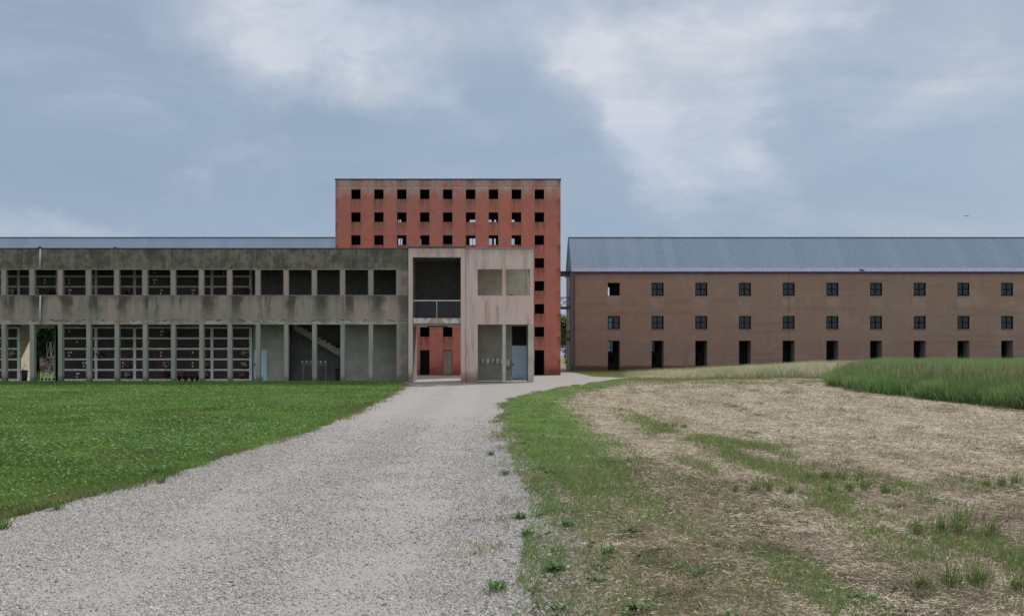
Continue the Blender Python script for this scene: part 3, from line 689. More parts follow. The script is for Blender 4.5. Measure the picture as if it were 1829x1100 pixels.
for k in (0, 1):
    xx = PX(926.3 + 3.6 * k, 62.1); sg.box(xx, xx + 0.03, 62.08, 62.096, 1.52, 1.70); sg.box(xx - 0.045, xx - 0.0, 62.08, 62.096, 1.64, 1.67)
sub(sg, 'number_plate', 'white_enamel', d)
sheet_door(dX0 + 0.01, dX1 - 0.01, 62.14, PZ(617.3, 62.1) + 0.01, 3.44, 'black_metal', 'overpanel', blk, 12)
MB().box(PX(905, Y1), PX(948, Y1) + 0.1, Y1 - 0.12, Y1 + 0.2, -0.02, 0.07).build('door_step', 'pavement', blk)

# ------------------------------------------------------------------ red cube
Y2 = 81.2; cx0, cx1 = PX(599, Y2), PX(1001.3, Y2); CW = cx1 - cx0; Y2b = Y2 + CW; CT = PZ(321.5, Y2)
cube = thing('red_cube_building', 'big weathered red plaster cube with a grid of square black window openings', 'building', ((cx0 + cx1) / 2, (Y2 + Y2b) / 2, 0))
holes = []
for r in range(7):
    for c in range(9):
        xc = CUX - c * CUP; zc = CUZ - r * CUZP; holes.append((xc - 0.39, xc + 0.39, zc - 0.40, zc + 0.40))
dz = PZ(625, Y2)
doors = [(CUX - c * CUP - 0.39, CUX - c * CUP + 0.39, 0, dz) for c in range(9)]
TH = 0.38
MB().wall(cx0, cx1, -0.05, CT, Y2, Y2 + TH, holes + [(a, b, -0.1, d) for a, b, _, d in doors]).build('front_wall', 'red_plaster', cube)
MB().wall(cx0, cx1, -0.05, CT, Y2b - TH, Y2b, holes).build('rear_wall', 'red_plaster', cube)
hy = [(Y2 + CW / 2 + (c - 4) * CUP - 0.39, Y2 + CW / 2 + (c - 4) * CUP + 0.39, CUZ - r * CUZP - 0.4, CUZ - r * CUZP + 0.4) for r in range(7) for c in range(9)]
MB().wall(Y2 + TH, Y2b - TH, -0.05, CT, cx0, cx0 + TH, hy, axis='y').build('side_wall', 'red_plaster', cube)
MB().wall(Y2 + TH, Y2b - TH, -0.05, CT, cx1 - TH, cx1, hy, axis='y').build('side_wall', 'red_plaster', cube)
cp = MB()
cp.box(cx0 - 0.05, cx1 + 0.05, Y2 - 0.06, Y2 + TH, CT, CT + 0.09); cp.box(cx0 - 0.05, cx1 + 0.05, Y2b - TH, Y2b + 0.06, CT, CT + 0.09)
cp.box(cx0 - 0.05, cx0 + TH, Y2 + TH, Y2b - TH, CT, CT + 0.09); cp.box(cx1 - TH, cx1 + 0.05, Y2 + TH, Y2b - TH, CT, CT + 0.09)
cp.build('coping', 'blue_trim', cube)
MB().box(cx0 + TH, cx1 - TH, Y2 + TH, Y2b - TH, CT - 0.5, CT - 0.3).build('interior_shade_slab', 'interior_black', cube)  # unseen slab added to keep the interior dark; the cube itself is roofless
# inner lining of niches: open gallery with walls close behind the facade
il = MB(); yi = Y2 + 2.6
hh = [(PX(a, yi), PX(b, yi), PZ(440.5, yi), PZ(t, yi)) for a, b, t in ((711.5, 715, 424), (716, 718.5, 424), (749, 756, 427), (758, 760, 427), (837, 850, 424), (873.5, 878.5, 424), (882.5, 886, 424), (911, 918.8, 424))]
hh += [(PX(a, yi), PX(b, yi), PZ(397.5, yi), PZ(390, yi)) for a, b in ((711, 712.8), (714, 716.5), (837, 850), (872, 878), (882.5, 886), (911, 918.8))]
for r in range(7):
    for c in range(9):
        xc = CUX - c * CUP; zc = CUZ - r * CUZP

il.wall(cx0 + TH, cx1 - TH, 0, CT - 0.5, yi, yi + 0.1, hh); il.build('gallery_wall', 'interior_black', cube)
gr2 = MB()
for r in range(1, 4):
    zc = CUZ - r * CUZP
    for k in range(3): gr2.box(cx0 + 2, cx1 - 2, Y2b - 3.2, Y2b - 3.15, zc + 0.05 + k * 0.22, zc + 0.085 + k * 0.22)
    for k in range(26): xx = cx0 + 2 + k * 0.56; gr2.box(xx, xx + 0.045, Y2b - 3.14, Y2b - 3.10, zc - 0.5, zc + 1.4)
gr2.build('gallery_railing', 'steel_dark', cube)
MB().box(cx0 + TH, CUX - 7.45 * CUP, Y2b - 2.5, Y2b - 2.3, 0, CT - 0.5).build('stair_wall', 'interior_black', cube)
MB().box(CUX - 4.25 * CUP, CUX - 3.7 * CUP, Y2 + 1.6, Y2 + 1.7, CUZ - 2 * CUZP - 0.55, CUZ - 2 * CUZP - 0.12).build('pale_screen', 'plaster_grey_green', cube)
for c in range(9):                                      # door leaves
    a, b = doors[c][0], doors[c][1]
    if c == 4:
        dd = MB().box(a + 0.01, (a + b) / 2 - 0.006, Y2 + 0.10, Y2 + 0.15, 0.06, dz - 0.02).box((a + b) / 2 + 0.006, b - 0.01, Y2 + 0.10, Y2 + 0.15, 0.06, dz - 0.02).build('door', 'brown_door', cube)
        dd['label'] = 'faded brown double door'
    elif c == 5:
        gt = MB()
        for k in range(8): xx = a + 0.03 + k * 0.1; gt.box(xx, xx + 0.02, Y2 + 0.12, Y2 + 0.14, 0.06, dz - 0.05)
        for zz in (0.1, 1.0, dz - 0.1): gt.box(a, b, Y2 + 0.141, Y2 + 0.155, zz, zz + 0.04)
        gt.build('gate', 'black_metal', cube)

# ------------------------------------------------------------------ long brown buildings
Y3 = 105.0; HW = 3.7; EZ = PZ(485.5, Y3); RZ = PZ(425.5, Y3 + HW)
def long_building(name, label, xa, xb, win_x, first_open, detail=True):
    t = thing(name, label, 'building', ((xa + xb) / 2, Y3 + HW, 0))
    up = [PZ(528, Y3), PZ(505, Y3)]; lo = [PZ(587.5, Y3), PZ(564.2, Y3)]; dt = PZ(608.3, Y3)
    hw = 0.635
    win_x = [x for x in win_x if xa + 1 < x < xb - 1]
    ho = []
    for x in win_x: ho += [(x - hw, x + hw, up[0], up[1]), (x - hw, x + hw, lo[0], lo[1]), (x - hw, x + hw, -1, dt)]
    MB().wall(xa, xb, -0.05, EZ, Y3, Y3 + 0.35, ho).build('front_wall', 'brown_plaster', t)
    hb = []
    for x in win_x: hb += [(x - hw, x + hw, up[0], up[1]), (x - hw, x + hw, lo[0], lo[1]), (x - hw, x + hw, 1.95, dt)]
    YR = Y3 + 2 * HW
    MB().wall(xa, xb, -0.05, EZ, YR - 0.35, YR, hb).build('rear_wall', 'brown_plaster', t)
    for xx, s_ in ((xa, 0.35), (xb, -0.35)):
        gb = MB(); x0_, x1_ = min(xx, xx + s_), max(xx, xx + s_); i = len(gb.v)
        gb.v += [(x0_, Y3 + 0.36, -0.05), (x0_, YR - 0.36, -0.05), (x0_, YR - 0.36, EZ), (x0_, Y3 + HW, RZ - 0.35), (x0_, Y3 + 0.36, EZ)]
        gb.v += [(x1_, Y3 + 0.36, -0.05), (x1_, YR - 0.36, -0.05), (x1_, YR - 0.36, EZ), (x1_, Y3 + HW, RZ - 0.35), (x1_, Y3 + 0.36, EZ)]
        gb.f += [(i, i + 1, i + 2, i + 3, i + 4), (i + 9, i + 8, i + 7, i + 6, i + 5)] + [(i + k, i + 5 + k, i + 5 + (k + 1) % 5, i + (k + 1) % 5) for k in range(5)]
        gb.build('gable_wall', 'interior_mid', t)
    # ribbed metal roof
    rf = MB(); oh = 0.12; pitch = 0.205; n = int((xb - xa + 0.1) / pitch); prof = []
    sl = (RZ - EZ) / HW; nrm = Vector((0, -sl, 1)).normalized()
    for k in range(n + 1):
        a = xa - 0.05 + k * pitch; prof += [(a, 0), (a + pitch * .50, 0), (a + pitch * .62, 0.075), (a + pitch * .88, 0.075)]
    for side in (-1, 1):
        base = len(rf.v)
        for (a, hgt) in prof:
            off = Vector((0, nrm.y if side < 0 else -nrm.y, nrm.z)) * hgt
            e = Vector((a, Y3 + HW + side * (HW + oh), EZ - oh * sl + 0.06)) + off; r_ = Vector((a, Y3 + HW, RZ + 0.03)) + off
            rf.v += [tuple(e), tuple(r_)]
        for k in range(len(prof) - 1): i = base + 2 * k; rf.f.append((i, i + 2, i + 3, i + 1) if side < 0 else (i, i + 1, i + 3, i + 2))
    roof = rf.build('roof', 'zinc_roof', t)
    ed = MB(); x0r, x1r = xa - 0.05, xb + 0.1
    i = 0
    ed.box(x0r, x1r, Y3 + HW - 0.14, Y3 + HW + 0.14, RZ + 0.04, RZ + 0.11)
    sub(ed, 'ridge_cap', 'steel_dark', roof)
    for xx in (x0r - 0.06, x1r):
        vg = MB()
        for side in (-1, 1):
            i = len(vg.v); e = (Y3 + HW + side * (HW + oh), EZ - oh * sl); r_ = (Y3 + HW, RZ)
            for x_ in (xx, xx + 0.05): vg.v += [(x_, e[0], e[1] + 0.02), (x_, r_[0], r_[1] + 0.02), (x_, r_[0], r_[1] + 0.12), (x_, e[0], e[1] + 0.12)]
            vg.f += [(i, i + 1, i + 2, i + 3), (i + 4, i + 7, i + 6, i + 5), (i, i + 4, i + 5, i + 1), (i + 3, i + 2, i + 6, i + 7), (i, i + 3, i + 7, i + 4), (i + 1, i + 5, i + 6, i + 2)]
        sub(vg, 'verge', 'steel_dark', roof)
    fl = MB(); fz = EZ + 0.02; i = len(fl.v)
    y_a, y_b = Y3 - 0.21, Y3 + 0.12
    fl.v += [(xa - 0.05, y_a, fz), (x1r, y_a, fz), (x1r, y_b, fz + 0.42), (xa - 0.05, y_b, fz + 0.42), (xa - 0.05, y_a + 0.03, fz - 0.01), (x1r, y_a + 0.03, fz - 0.01), (x1r, y_b + 0.03, fz + 0.39), (xa - 0.05, y_b + 0.03, fz + 0.39)]
    fl.f += [(0, 1, 2, 3), (4, 7, 6, 5), (0, 3, 7, 4), (1, 5, 6, 2), (0, 4, 5, 1), (3, 2, 6, 7)]
    fl.build('eave_flashing', 'flashing', t)
    MB().box(xa - 0.05, x1r, Y3 - 0.2, Y3 - 0.01, EZ - 0.13, EZ + 0.01).build('gutter', 'blue_trim', t)
    # floors and inner partition
    MB().box(xa + 0.35, xb - 0.35, Y3 + 0.36, YR - 0.36, 3.55, 3.75).build('floor', 'interior_dark', t)
    MB().box(xa + 0.35, xb - 0.35, Y3 + 0.36, YR - 0.36, 6.9, 7.1).build('floor', 'interior_dark', t)
    MB().box(xa + 0.35, xb - 0.35, Y3 + 0.36, YR - 0.36, EZ - 0.35, EZ - 0.15).build('ceiling', 'interior_dark', t)
    tz = PZ(628.5, Y3 + 3)
    hp = []
    for k, x in enumerate(win_x[:3]): hp += [(x - hw, x + hw, tz, dt), (x - hw * .7, x + hw * .5, 0.8, tz - 0.45)]
    MB().wall(xa + 0.35, xb - 0.35, 0, 3.55, Y3 + 3.0, Y3 + 3.1, hp).build('inner_wall', 'interior_dark', t)
    MB().wall(xa + 0.35, xb - 0.35, 3.75, 6.9, Y3 + 3.0, Y3 + 3.1, [(win_x[0] - 2.2, win_x[0] + 0.8, 3.9, 6.5)]).build('inner_wall', 'interior_dark', t)
    MB().wall(xa + 0.35, xb - 0.35, 7.1, EZ - 0.35, Y3 + 3.0, Y3 + 3.1, [(win_x[0] - 2.2, win_x[0] - 0.1, 7.2, 9.7)]).build('inner_wall', 'interior_dark', t)
    for k, x in enumerate(win_x[:3]):
        tf = MB(); yt = Y3 + 2.93
        tf.box(x - hw, x + hw, yt, yt + 0.06, tz - 0.02, tz + 0.05).box(x - 0.03, x + 0.03, yt, yt + 0.06, tz + 0.05, dt).box(x - hw, x - 0.03, yt, yt + 0.06, tz + .45, tz + .50).box(x + 0.03, x + hw, yt, yt + 0.06, tz + .45, tz + .50)
        tw = tf.build('transom_window', 'window_frame', t); sub(MB().box(x - hw, x + hw, yt + 0.03, yt + 0.036, tz, dt), 'glass', 'window_glass', tw)
    for k, x in enumerate(win_x):
        # deep reveals of the ground-floor openings
        MB().box(x + hw, x + hw + 0.12, Y3 + 0.36, Y3 + 1.5, 0, dt).box(x - hw - 0.12, x - hw, Y3 + 0.36, Y3 + 1.5, 0, dt).box(x - hw - 0.12, x + hw + 0.12, Y3 + 0.36, Y3 + 1.5, dt, dt + 0.1).build('door_reveal', 'bluish_jamb', t)
        for lvl, (z0, z1) in enumerate((up, lo)):
            yw = Y3 + 0.06
            if lvl == 0 and k == first_open: continue
            fr = MB(); e = 0.09
            fr.box(x - hw, x - hw + e, yw, yw + 0.07, z0, z1).box(x + hw - e - 0.05, x + hw, yw, yw + 0.07, z0, z1)
            fr.box(x - hw + e, x + hw - e - 0.05, yw, yw + 0.07, z1 - e, z1).box(x - hw + e, x + hw - e - 0.05, yw, yw + 0.07, z0, z0 + e)
            xm = x - 0.05
            fr.box(xm - 0.05, xm + 0.05, yw + 0.003, yw + 0.067, z0 + e, z1 - e)
            zm = (z0 + z1) / 2
            fr.box(x - hw + e, xm - 0.05, yw + 0.005, yw + 0.064, zm - 0.045, zm + 0.045).box(xm + 0.05, x + hw - e - 0.05, yw + 0.005, yw + 0.064, zm - 0.045, zm + 0.045)
            wd = fr.build('window', 'window_frame', t)
            sub(MB().box(x - hw + 0.03, x + hw - 0.03, yw + 0.03, yw + 0.036, z0 + 0.03, z1 - 0.03), 'glass', 'window_glass', wd)
            sub(MB().box(x - hw - 0.04, x + hw + 0.04, Y3 - 0.05, Y3 + 0.05, z0 - 0.07, z0 - 0.002), 'sill', 'sill_stone', wd)
    return t
xa = PX(1021.5, Y3); wx = [PX(1096.5 + 78.05 * k, Y3) for k in range(12)]
east = long_building('long_brown_building', 'long three-storey brown plaster building with square windows and ribbed metal roof', xa, wx[-1] + 3, wx, 0)
MB().box(xa + 0.12, xa + 0.32, Y3 - 0.16, Y3 - 0.01, 0.0, EZ - 0.14).build('downpipe', 'steel_dark', east)
cxm = (cx0 + cx1) / 2
wxl = [PX(60 + 78.05 * k, Y3) for k in range(-5, 8)]
west = long_building('rear_brown_building', 'brown building with pale ribbed metal roof rising behind the grey columbarium wing', PX(60 - 78.05 * 5, Y3) - 3, 2 * cxm - xa, wxl[::1], 99)

# ------------------------------------------------------------------ steel link between the two brown buildings
bx_a, bx_b = 2 * cxm - xa, xa; YL = 107.0
link = thing('steel_footbridge', 'dark steel footbridge with cross-braced railings between red cube and brown building', 'footbridge', (0, YL, 0))
MB().box(bx_a, bx_b, YL - 0.1, YL + 2.2, PZ(489, YL), PZ(484.5, YL)).build('canopy', 'blue_trim', link)
MB().box(bx_a, bx_b, YL, YL + 0.1, PZ(494, YL), PZ(492, YL)).build('canopy_beam', 'steel_dark', link)
for (dk, rt) in ((PZ(551, YL), PZ(530.5, YL)), (PZ(608, YL), PZ(590, YL))):
    MB().box(bx_a, bx_b, YL, YL + 2.0, dk, dk + 0.22).build('deck', 'steel_dark', link)
    rr = MB(); z0, z1 = dk + 0.22, rt; nn = int((bx_b - bx_a) / 1.02); pp = (bx_b - bx_a) / nn
    for yy in (YL + 0.04, YL + 1.96):
        rr.box(bx_a, bx_b, yy - 0.03, yy + 0.03, z1 - 0.06, z1)
        for k in range(nn + 1): xx = bx_a + k * pp; rr.bar((xx, yy, z0), (xx, yy, z1 - 0.06), 0.06)
        for k in range(nn):
            xx = bx_a + k * pp; rr.bar((xx, yy, z0 + 0.02), (xx + pp, yy, z1 - 0.08), 0.045); rr.bar((xx, yy + 0.02, z1 - 0.08), (xx + pp, yy + 0.02, z0 + 0.02), 0.045)
    rr.build('railing', 'steel_dark', link)
for k in range(9):
    xx = bx_b - 0.12 - k * 3.0
    MB().box(xx - 0.11, xx + 0.11, YL + 0.1, YL + 0.32, 0, PZ(494, YL)).build('post', 'steel_light', link)
MB().box(bx_b - 0.32, bx_b - 0.02, YL - 0.3, YL - 0.02, 0, PZ(490, YL)).build('post', 'steel_dark', link) if False else None

# ------------------------------------------------------------------ vegetation builders
def leaf_cloud(c, rad, n, size, cols, rng, flat=0.0):
    """n leaf quads spread through a lumpy ellipsoid"""
    k = rng.random((max(4, n // 220), 3)) * 2 - 1; k = k / np.maximum(0.35, np.linalg.norm(k, axis=1))[:, None] * rng.uniform(0.3, 0.95, (len(k), 1))
    cid = rng.integers(0, len(k), n); p = k[cid] * np.array(rad) * 0.78 + rng.normal(0, 0.16, (n, 3)) * np.array(rad) * np.array([1, 1, .8])
    p = p + np.array(c); s = size * rng.uniform(0.6, 1.4, n)
    a = rng.normal(0, 1, (n, 3)); a /= np.linalg.norm(a, axis=1)[:, None]; b = np.cross(a, rng.normal(0, 1, (n, 3))); b /= np.linalg.norm(b, axis=1)[:, None]
    v = np.stack([p - a * s[:, None], p + b * s[:, None] * .5, p + a * s[:, None], p - b * s[:, None] * .5], 1)
    t = rng.random(len(k))[cid] * 0.6 + rng.random(n) * 0.4
    return v, lerp_cols(t, cols[0], cols[1])
def tree(name, label, cat, loc, h, rad, cols, seed, n=9000, size=0.16, base=0.25, group=None):
    rng = np.random.default_rng(seed); rr = random.Random(seed); t = thing(name, label, cat, loc, group)
    tk = MB(); X, Yy, Z = loc
    tk.tube([(X, Yy, -0.1), (X + 0.1, Yy, h * .3), (X - 0.05, Yy + .1, h * .6), (X, Yy, h * .88)], 0.035 * h, 8, 0.008 * h)
    for k in range(8):
        g_ = rr.uniform(0, 6.28); z0 = h * rr.uniform(base, .7); L = rad * rr.uniform(.6, .9)
        tk.tube([(X, Yy, z0), (X + math.cos(g_) * L * .5, Yy + math.sin(g_) * L * .5, z0 + L * .35), (X + math.cos(g_) * L, Yy + math.sin(g_) * L, z0 + L * .55)], 0.012 * h, 6, 0.003 * h)
    tk.build('trunk', 'bark', t, smooth=True)
    v, c = leaf_cloud((0, 0, h * (base + (1 - base) / 2)), (rad, rad, h * (1 - base) / 2 * 1.05), n, size, cols, rng)
    raw_mesh('crown', v, 4, 'leaves', c, 4, kind=None, parent=t); return t
GD, GL = (0.018, 0.045, 0.014), (0.085, 0.16, 0.045)
tree('leafy_tree', 'light green leafy tree beyond the footbridge, nearest the red cube', 'tree', (9.0, 132, 0), 8.2, 3.2, ((0.03, 0.07, 0.02), (0.13, 0.22, 0.06)), 3, group='trees beyond the footbridge')
tree('leafy_tree', 'dark green leafy tree beyond the footbridge, against the brown building', 'tree', (12.6, 126, 0), 6.0, 2.8, (GD, GL), 4, group='trees beyond the footbridge')
tree('leafy_tree', 'broad tree hidden mostly behind the red cube', 'tree', (3.5, 138, 0), 8.0, 3.6, (GD, GL), 6, group='trees beyond the footbridge')
tree('evergreen_tree', 'dark evergreen tree seen through the open passage at far left', 'tree', (PX(88, 88), 88, 0), 6.2, 1.7, ((0.01, 0.025, 0.012), (0.03, 0.06, 0.022)), 8, 7000, 0.12, 0.12)
rngs = np.random.default_rng(21)
v, c = leaf_cloud((10.2, 113.5, 1.2), (2.4, 1.4, 1.9), 7000, 0.10, ((0.01, 0.02, 0.01), (0.03, 0.05, 0.02)), rngs)
sh = raw_mesh('shrub', v - np.array([10.2, 113.5, 0]), 4, 'leaves', c, 4, kind=None, loc=(10.2, 113.5, 0)); tag(sh, 'low dark shrub under the steel footbridge', 'shrub')

# ------------------------------------------------------------------ small things at the columbarium
# flower bunches on the niches
def bouquet(px, row_z, cols, label, seed, s=1.0, upper=False):
    rng = np.random.default_rng(seed); X = PX(px, YN); y = YN - 0.10
    t = thing('flower_bunch', label, 'flowers', (X, y, row_z), 'flower bunches on the burial niches')
    v, c = leaf_cloud((0, 0, 0.25 * s), (0.24 * s, 0.09, 0.24 * s), 140, 0.05, ((0.012, 0.03, 0.01), (0.05, 0.09, 0.03)), rng); raw_mesh('leaves', v, 4, 'leaves', c, 4, kind=None, parent=t)
    n = 26; p = rng.normal(0, 1, (n, 3)) * np.array([0.105 * s, 0.03, 0.10 * s]) + np.array([0, -0.07, 0.28 * s]); V = []
    for k in range(n):
        r = rng.uniform(0.022, 0.042)
        for q in range(5):
            g_ = q * 1.2566 + rng.random(); a = np.array([math.cos(g_), -0.35, math.sin(g_)]) * r; b = np.array([-math.sin(g_), 0, math.cos(g_)]) * r * .55
            V.append([p[k], p[k] + a * .6 + b, p[k] + a * 1.2, p[k] + a * .6 - b])
    V = np.array(V); tt = rng.random(len(V)); raw_mesh('blossoms', V, 4, 'petals', lerp_cols(tt, cols[0], cols[1]), 4, kind=None, parent=t)
    pot = MB().lathe([(0.035, 0), (0.06, 0.12), (0.065, 0.14)], (X, y, row_z), 8); pot.build('vase', 'niche_stone', t, smooth=True)
WHT, PNK, RED, ORG, PRP, YEL = ((.35, .33, .28), (.6, .58, .52)), ((.22, .07, .09), (.42, .24, .25)), ((.10, .012, .014), (.20, .03, .03)), ((.30, .11, .02), (.45, .22, .06)), ((.18, .08, .2), (.4, .3, .42)), ((.38, .32, .16), (.5, .45, .28))
zr_ = z_rows_lo; zu = z_rows_up
BQ = [(23, zr_[2] + .08, WHT, 'white flower wreath on the third niche row, left of the open passage'),
      (227, zr_[1] + .08, PNK, 'pink and white flowers on the second lowest niche row, fifth bay from the left'),
      (228, zr_[0] + .12, WHT, 'white flowers on the bottom niche row, fifth bay from the left'),
      (179, zr_[2] + .08, PRP, 'purple-grey flowers on the middle niche row, fourth bay from the left'),
      (164, zr_[0] + .12, PNK, 'pink flowers on the bottom niche row, fourth bay from the left'),
      (298, zr_[1] + .08, WHT, 'white flowers on the second niche row, two bays left of the orange bunch'),
      (299, zr_[0] + .12, RED, 'dark red flowers on the bottom niche row, sixth bay from the left'),
      (370, zr_[1] + .08, ORG, 'orange flower bunch on the second niche row'),
      (368, zr_[0] + .12, PRP, 'purple flowers directly below the orange bunch'),
      (438, zr_[2] + .08, YEL, 'cream yellow flowers on the middle niche row, beside the blue door bay'),
      (437, zr_[1] + .08, WHT, 'round white flower bunch on the second niche row, nearest the blue door'),
      (434, zr_[0] + .12, PNK, 'wide dark pink and white flowers on the bottom niche row, nearest the blue door'),
      (327, zr_[0] + .12, PNK, 'small pink flowers on the bottom niche row above the row of dark pots'),
      (300, zr_[4] + .08, RED, 'dark red flowers on the top ground-floor niche row, sixth bay from the left'),
      (188, zu[1] + .08, WHT, 'white flowers on an upper-floor niche, fourth bay from the left'),
      (232, zu[2] + .08, PNK, 'dark pink flowers on an upper-floor niche, fifth bay from the left'),
      (24, zu[2] + .08, WHT, 'white and dark flowers on an upper-floor niche, leftmost bay'),
      (95, zu[2] + .08, RED, 'dark flowers on an upper-floor niche, above the open passage'),
      (441, zu[2] + .08, RED, 'dark red flowers at the right end of the upper-floor niches')]
for k, b in enumerate(BQ): bouquet(b[0], b[1], b[2], b[3], 50 + k, 1.0 if k % 3 else 1.15)
# dark pots on the gallery floor
for k, px in enumerate((320, 332, 343, 352)):
    X = PX(px, 61.2); t = thing('flower_pot', ('leftmost', 'second', 'third', 'rightmost')[k] + ' of the four dark flower pots on the gallery floor under the niches', 'pot', (X, 61.2, 0.035), 'dark pots on the gallery floor')
    MB().lathe([(0.07, 0), (0.11, 0.16), (0.12, 0.18), (0.10, 0.18)], (X, 61.2, 0.035), 12).build('pot', 'black_plastic', t, smooth=True)
    rng = np.random.default_rng(90 + k); v, c = leaf_cloud((0, 0, 0.24), (0.14, 0.12, 0.1), 120, 0.045, ((0.02, 0.03, 0.012), (0.10, 0.05, 0.03)), rng); raw_mesh('foliage', v, 4, 'leaves', c, 4, kind=None, parent=t)
# rack of taps / round-headed watering posts under the stair
X0, X1_, yk = PX(541.5, 61.5), PX(582, 61.5), 61.5; zk = PZ(650, 61.5)
t = thing('tap_stand', 'thin metal stand with a row of six pale round heads under the concrete staircase', 'tap stand', ((X0 + X1_) / 2, yk, 0.035))
MB().bar((X0, yk, 0.035), (X0, yk, zk), 0.035).bar((X1_, yk, 0.035), (X1_, yk, zk), 0.035).bar((X0 - .05, yk, zk), (X1_ + .05, yk, zk), 0.04).bar((X0, yk, zk - .1), (X1_, yk, zk - .1), 0.02).build('stand', 'ladder_metal', t)
for px in (539.5, 547.5, 555.5, 565, 572.5, 580.5):
    X = PX(px, yk); MB().tube([(X, yk, zk), (X, yk - 0.02, zk + 0.10)], 0.012, 6).ball((X, yk - 0.04, zk + 0.15), 0.055, 0.05, 0.045).tube([(X + .03, yk - .04, zk + .15), (X + .14, yk - .05, zk + .12)], 0.014, 6).build('tap_head', 'white_plastic', t, smooth=True)
# litter bin
def bin_(name, label, X, Y, wd, dp, h, mat):
    t = thing(name, label, 'bin', (X, Y, 0.035)); b = MB(); z = 0.035; i = 0
    b.v += [(X - wd * .42, Y - dp * .42, z), (X + wd * .42, Y - dp * .42, z), (X + wd * .42, Y + dp * .42, z), (X - wd * .42, Y + dp * .42, z), (X - wd * .5, Y - dp * .5, z + h * .9), (X + wd * .5, Y - dp * .5, z + h * .9), (X + wd * .5, Y + dp * .5, z + h * .9), (X - wd * .5, Y + dp * .5, z + h * .9)]
    b.f += [(0, 3, 2, 1), (4, 5, 6, 7), (0, 1, 5, 4), (1, 2, 6, 5), (2, 3, 7, 6), (3, 0, 4, 7)]
    b.build('body', mat, t, bevel=0.015)
    MB().box(X - wd * .54, X + wd * .54, Y - dp * .54, Y + dp * .54, z + h * .905, z + h).build('lid', mat, t, bevel=0.02)
    MB().tube([(X - wd * .3, Y + dp * .42, z + .06), (X + wd * .3, Y + dp * .42, z + .06)], 0.07, 10).build('wheels', mat, t)
bin_('litter_bin', 'black wheeled litter bin under the concrete staircase, at the foot of a column', PX(604, 61.4), 61.4, 0.34, 0.34, 0.80, 'black_plastic')
bin_('waste_bin', 'dark navy waste bin at the left side of the open passage', PX(45.5, 62.4), 62.0, 0.50, 0.45, 0.66, 'navy_plastic')
# crate
t = thing('slatted_crate', 'small dark slatted crate on the passage floor beside the rolling ladder', 'crate', (PX(64, 62.6), 62.6, 0.035)); X, Y = t.location.x, 62.6
b = MB()
for k in range(5): b.box(X - .17, X + .17, Y - .15, Y - .135, .04 + k * .13, .13 + k * .13).box(X - .17, X + .17, Y + .135, Y + .15, .04 + k * .13, .13 + k * .13)
b.build('slats', 'navy_plastic', t); b = MB()
for a in (-1, 1):
    for q in (-1, 1): b.box(X + a * .17 - .015, X + a * .17 + .015, Y + q * .13 - .015, Y + q * .13 + .015, .036, .69)
b.build('corner_posts', 'black_plastic', t)
# rolling ladder
Yk = 63.0; t = thing('rolling_ladder', 'tall galvanised rolling platform ladder standing in the open passage at far left', 'ladder', (PX(86, Yk), Yk, 0.035))
zp = PZ(638.5, Yk); ztp = PZ(611, Yk); xl, xr_ = PX(78, Yk), PX(92, Yk); x_mid = PX(90, Yk)
for s_ in (0, 0.6):
    rr = MB(); y = Yk + s_
    rr.bar((PX(75.5, Yk), y, 0.12), (PX(89.5, Yk), y, ztp), 0.03).bar((PX(88.5, Yk), y, 0.12), (PX(90.5, Yk), y, ztp), 0.035)
    rr.bar((PX(83.5, Yk), y, zp), (PX(83.5, Yk), y, ztp - .02), 0.022).bar((PX(83.5, Yk), y, ztp), (PX(97, Yk), y, ztp), 0.03).bar((PX(84, Yk), y, zp + .42), (PX(97, Yk), y, zp + .42), 0.03)
    rr.bar((PX(76, Yk), y, .35), (PX(89, Yk), y, .35), 0.02).bar((PX(78, Yk), y, .75), (PX(90, Yk), y, .35), 0.02).build('side_frame', 'ladder_metal', t)
st_ = MB()
for k in range(7):
    f_ = k / 7.2; xx = PX(75.5 + 14 * f_ * .9 + 0.6, Yk); st_.box(xx - .09, xx + .09, Yk + .03, Yk + .57, .28 + k * .19, .31 + k * .19)
st_.build('steps', 'ladder_metal', t)
MB().box(PX(84, Yk), PX(97, Yk), Yk - .01, Yk + .61, zp - .03, zp + .06).build('platform', 'steel_light', t)
wh = MB()
for px in (75, 88.5):
    for s_ in (0, .6): wh.tube([(PX(px, Yk), Yk + s_ - .03, .10), (PX(px, Yk), Yk + s_ + .03, .10)], 0.075, 12)
wh.build('wheels', 'black_plastic', t)
# white watering cans hung on the back wall of the pink block
def can(px, py, tilt, label, big=1.0):
    Y = 61.92; X, Z = PX(px, Y), PZ(py, Y); big *= 1.35; t = thing('watering_can', label, 'watering can', (X, Y, Z), 'white watering cans hung on the wall')
    b = MB(); b.lathe([(0.02, -.145 * big), (.078 * big, -.14 * big), (.082 * big, .02), (.07 * big, .10 * big), (.035, .115 * big)], (X, Y, Z), 14); b.build('body', 'white_plastic', t, smooth=True)
    L = .22 * big; b = MB(); b.tube([(X + .05, Y - .03, Z - .08), (X + .05 + math.cos(tilt) * L * .5, Y - .06, Z - .08 + math.sin(tilt) * L * .5), (X + .05 + math.cos(tilt) * L, Y - .07, Z - .08 + math.sin(tilt) * L)], .022, 8, .014); b.build('spout', 'white_plastic', t, smooth=True)
    b = MB(); b.tube([(X - .07, Y, Z + .06), (X - .10, Y, Z + .12), (X - .02, Y, Z + .17), (X + .06, Y, Z + .10)], .012, 6); b.build('handle', 'white_plastic', t, smooth=True)
    MB().box(X - .01, X + .01, Y + .02, 62.098, Z + .14, Z + .17).build('hook', 'steel_dark', t)
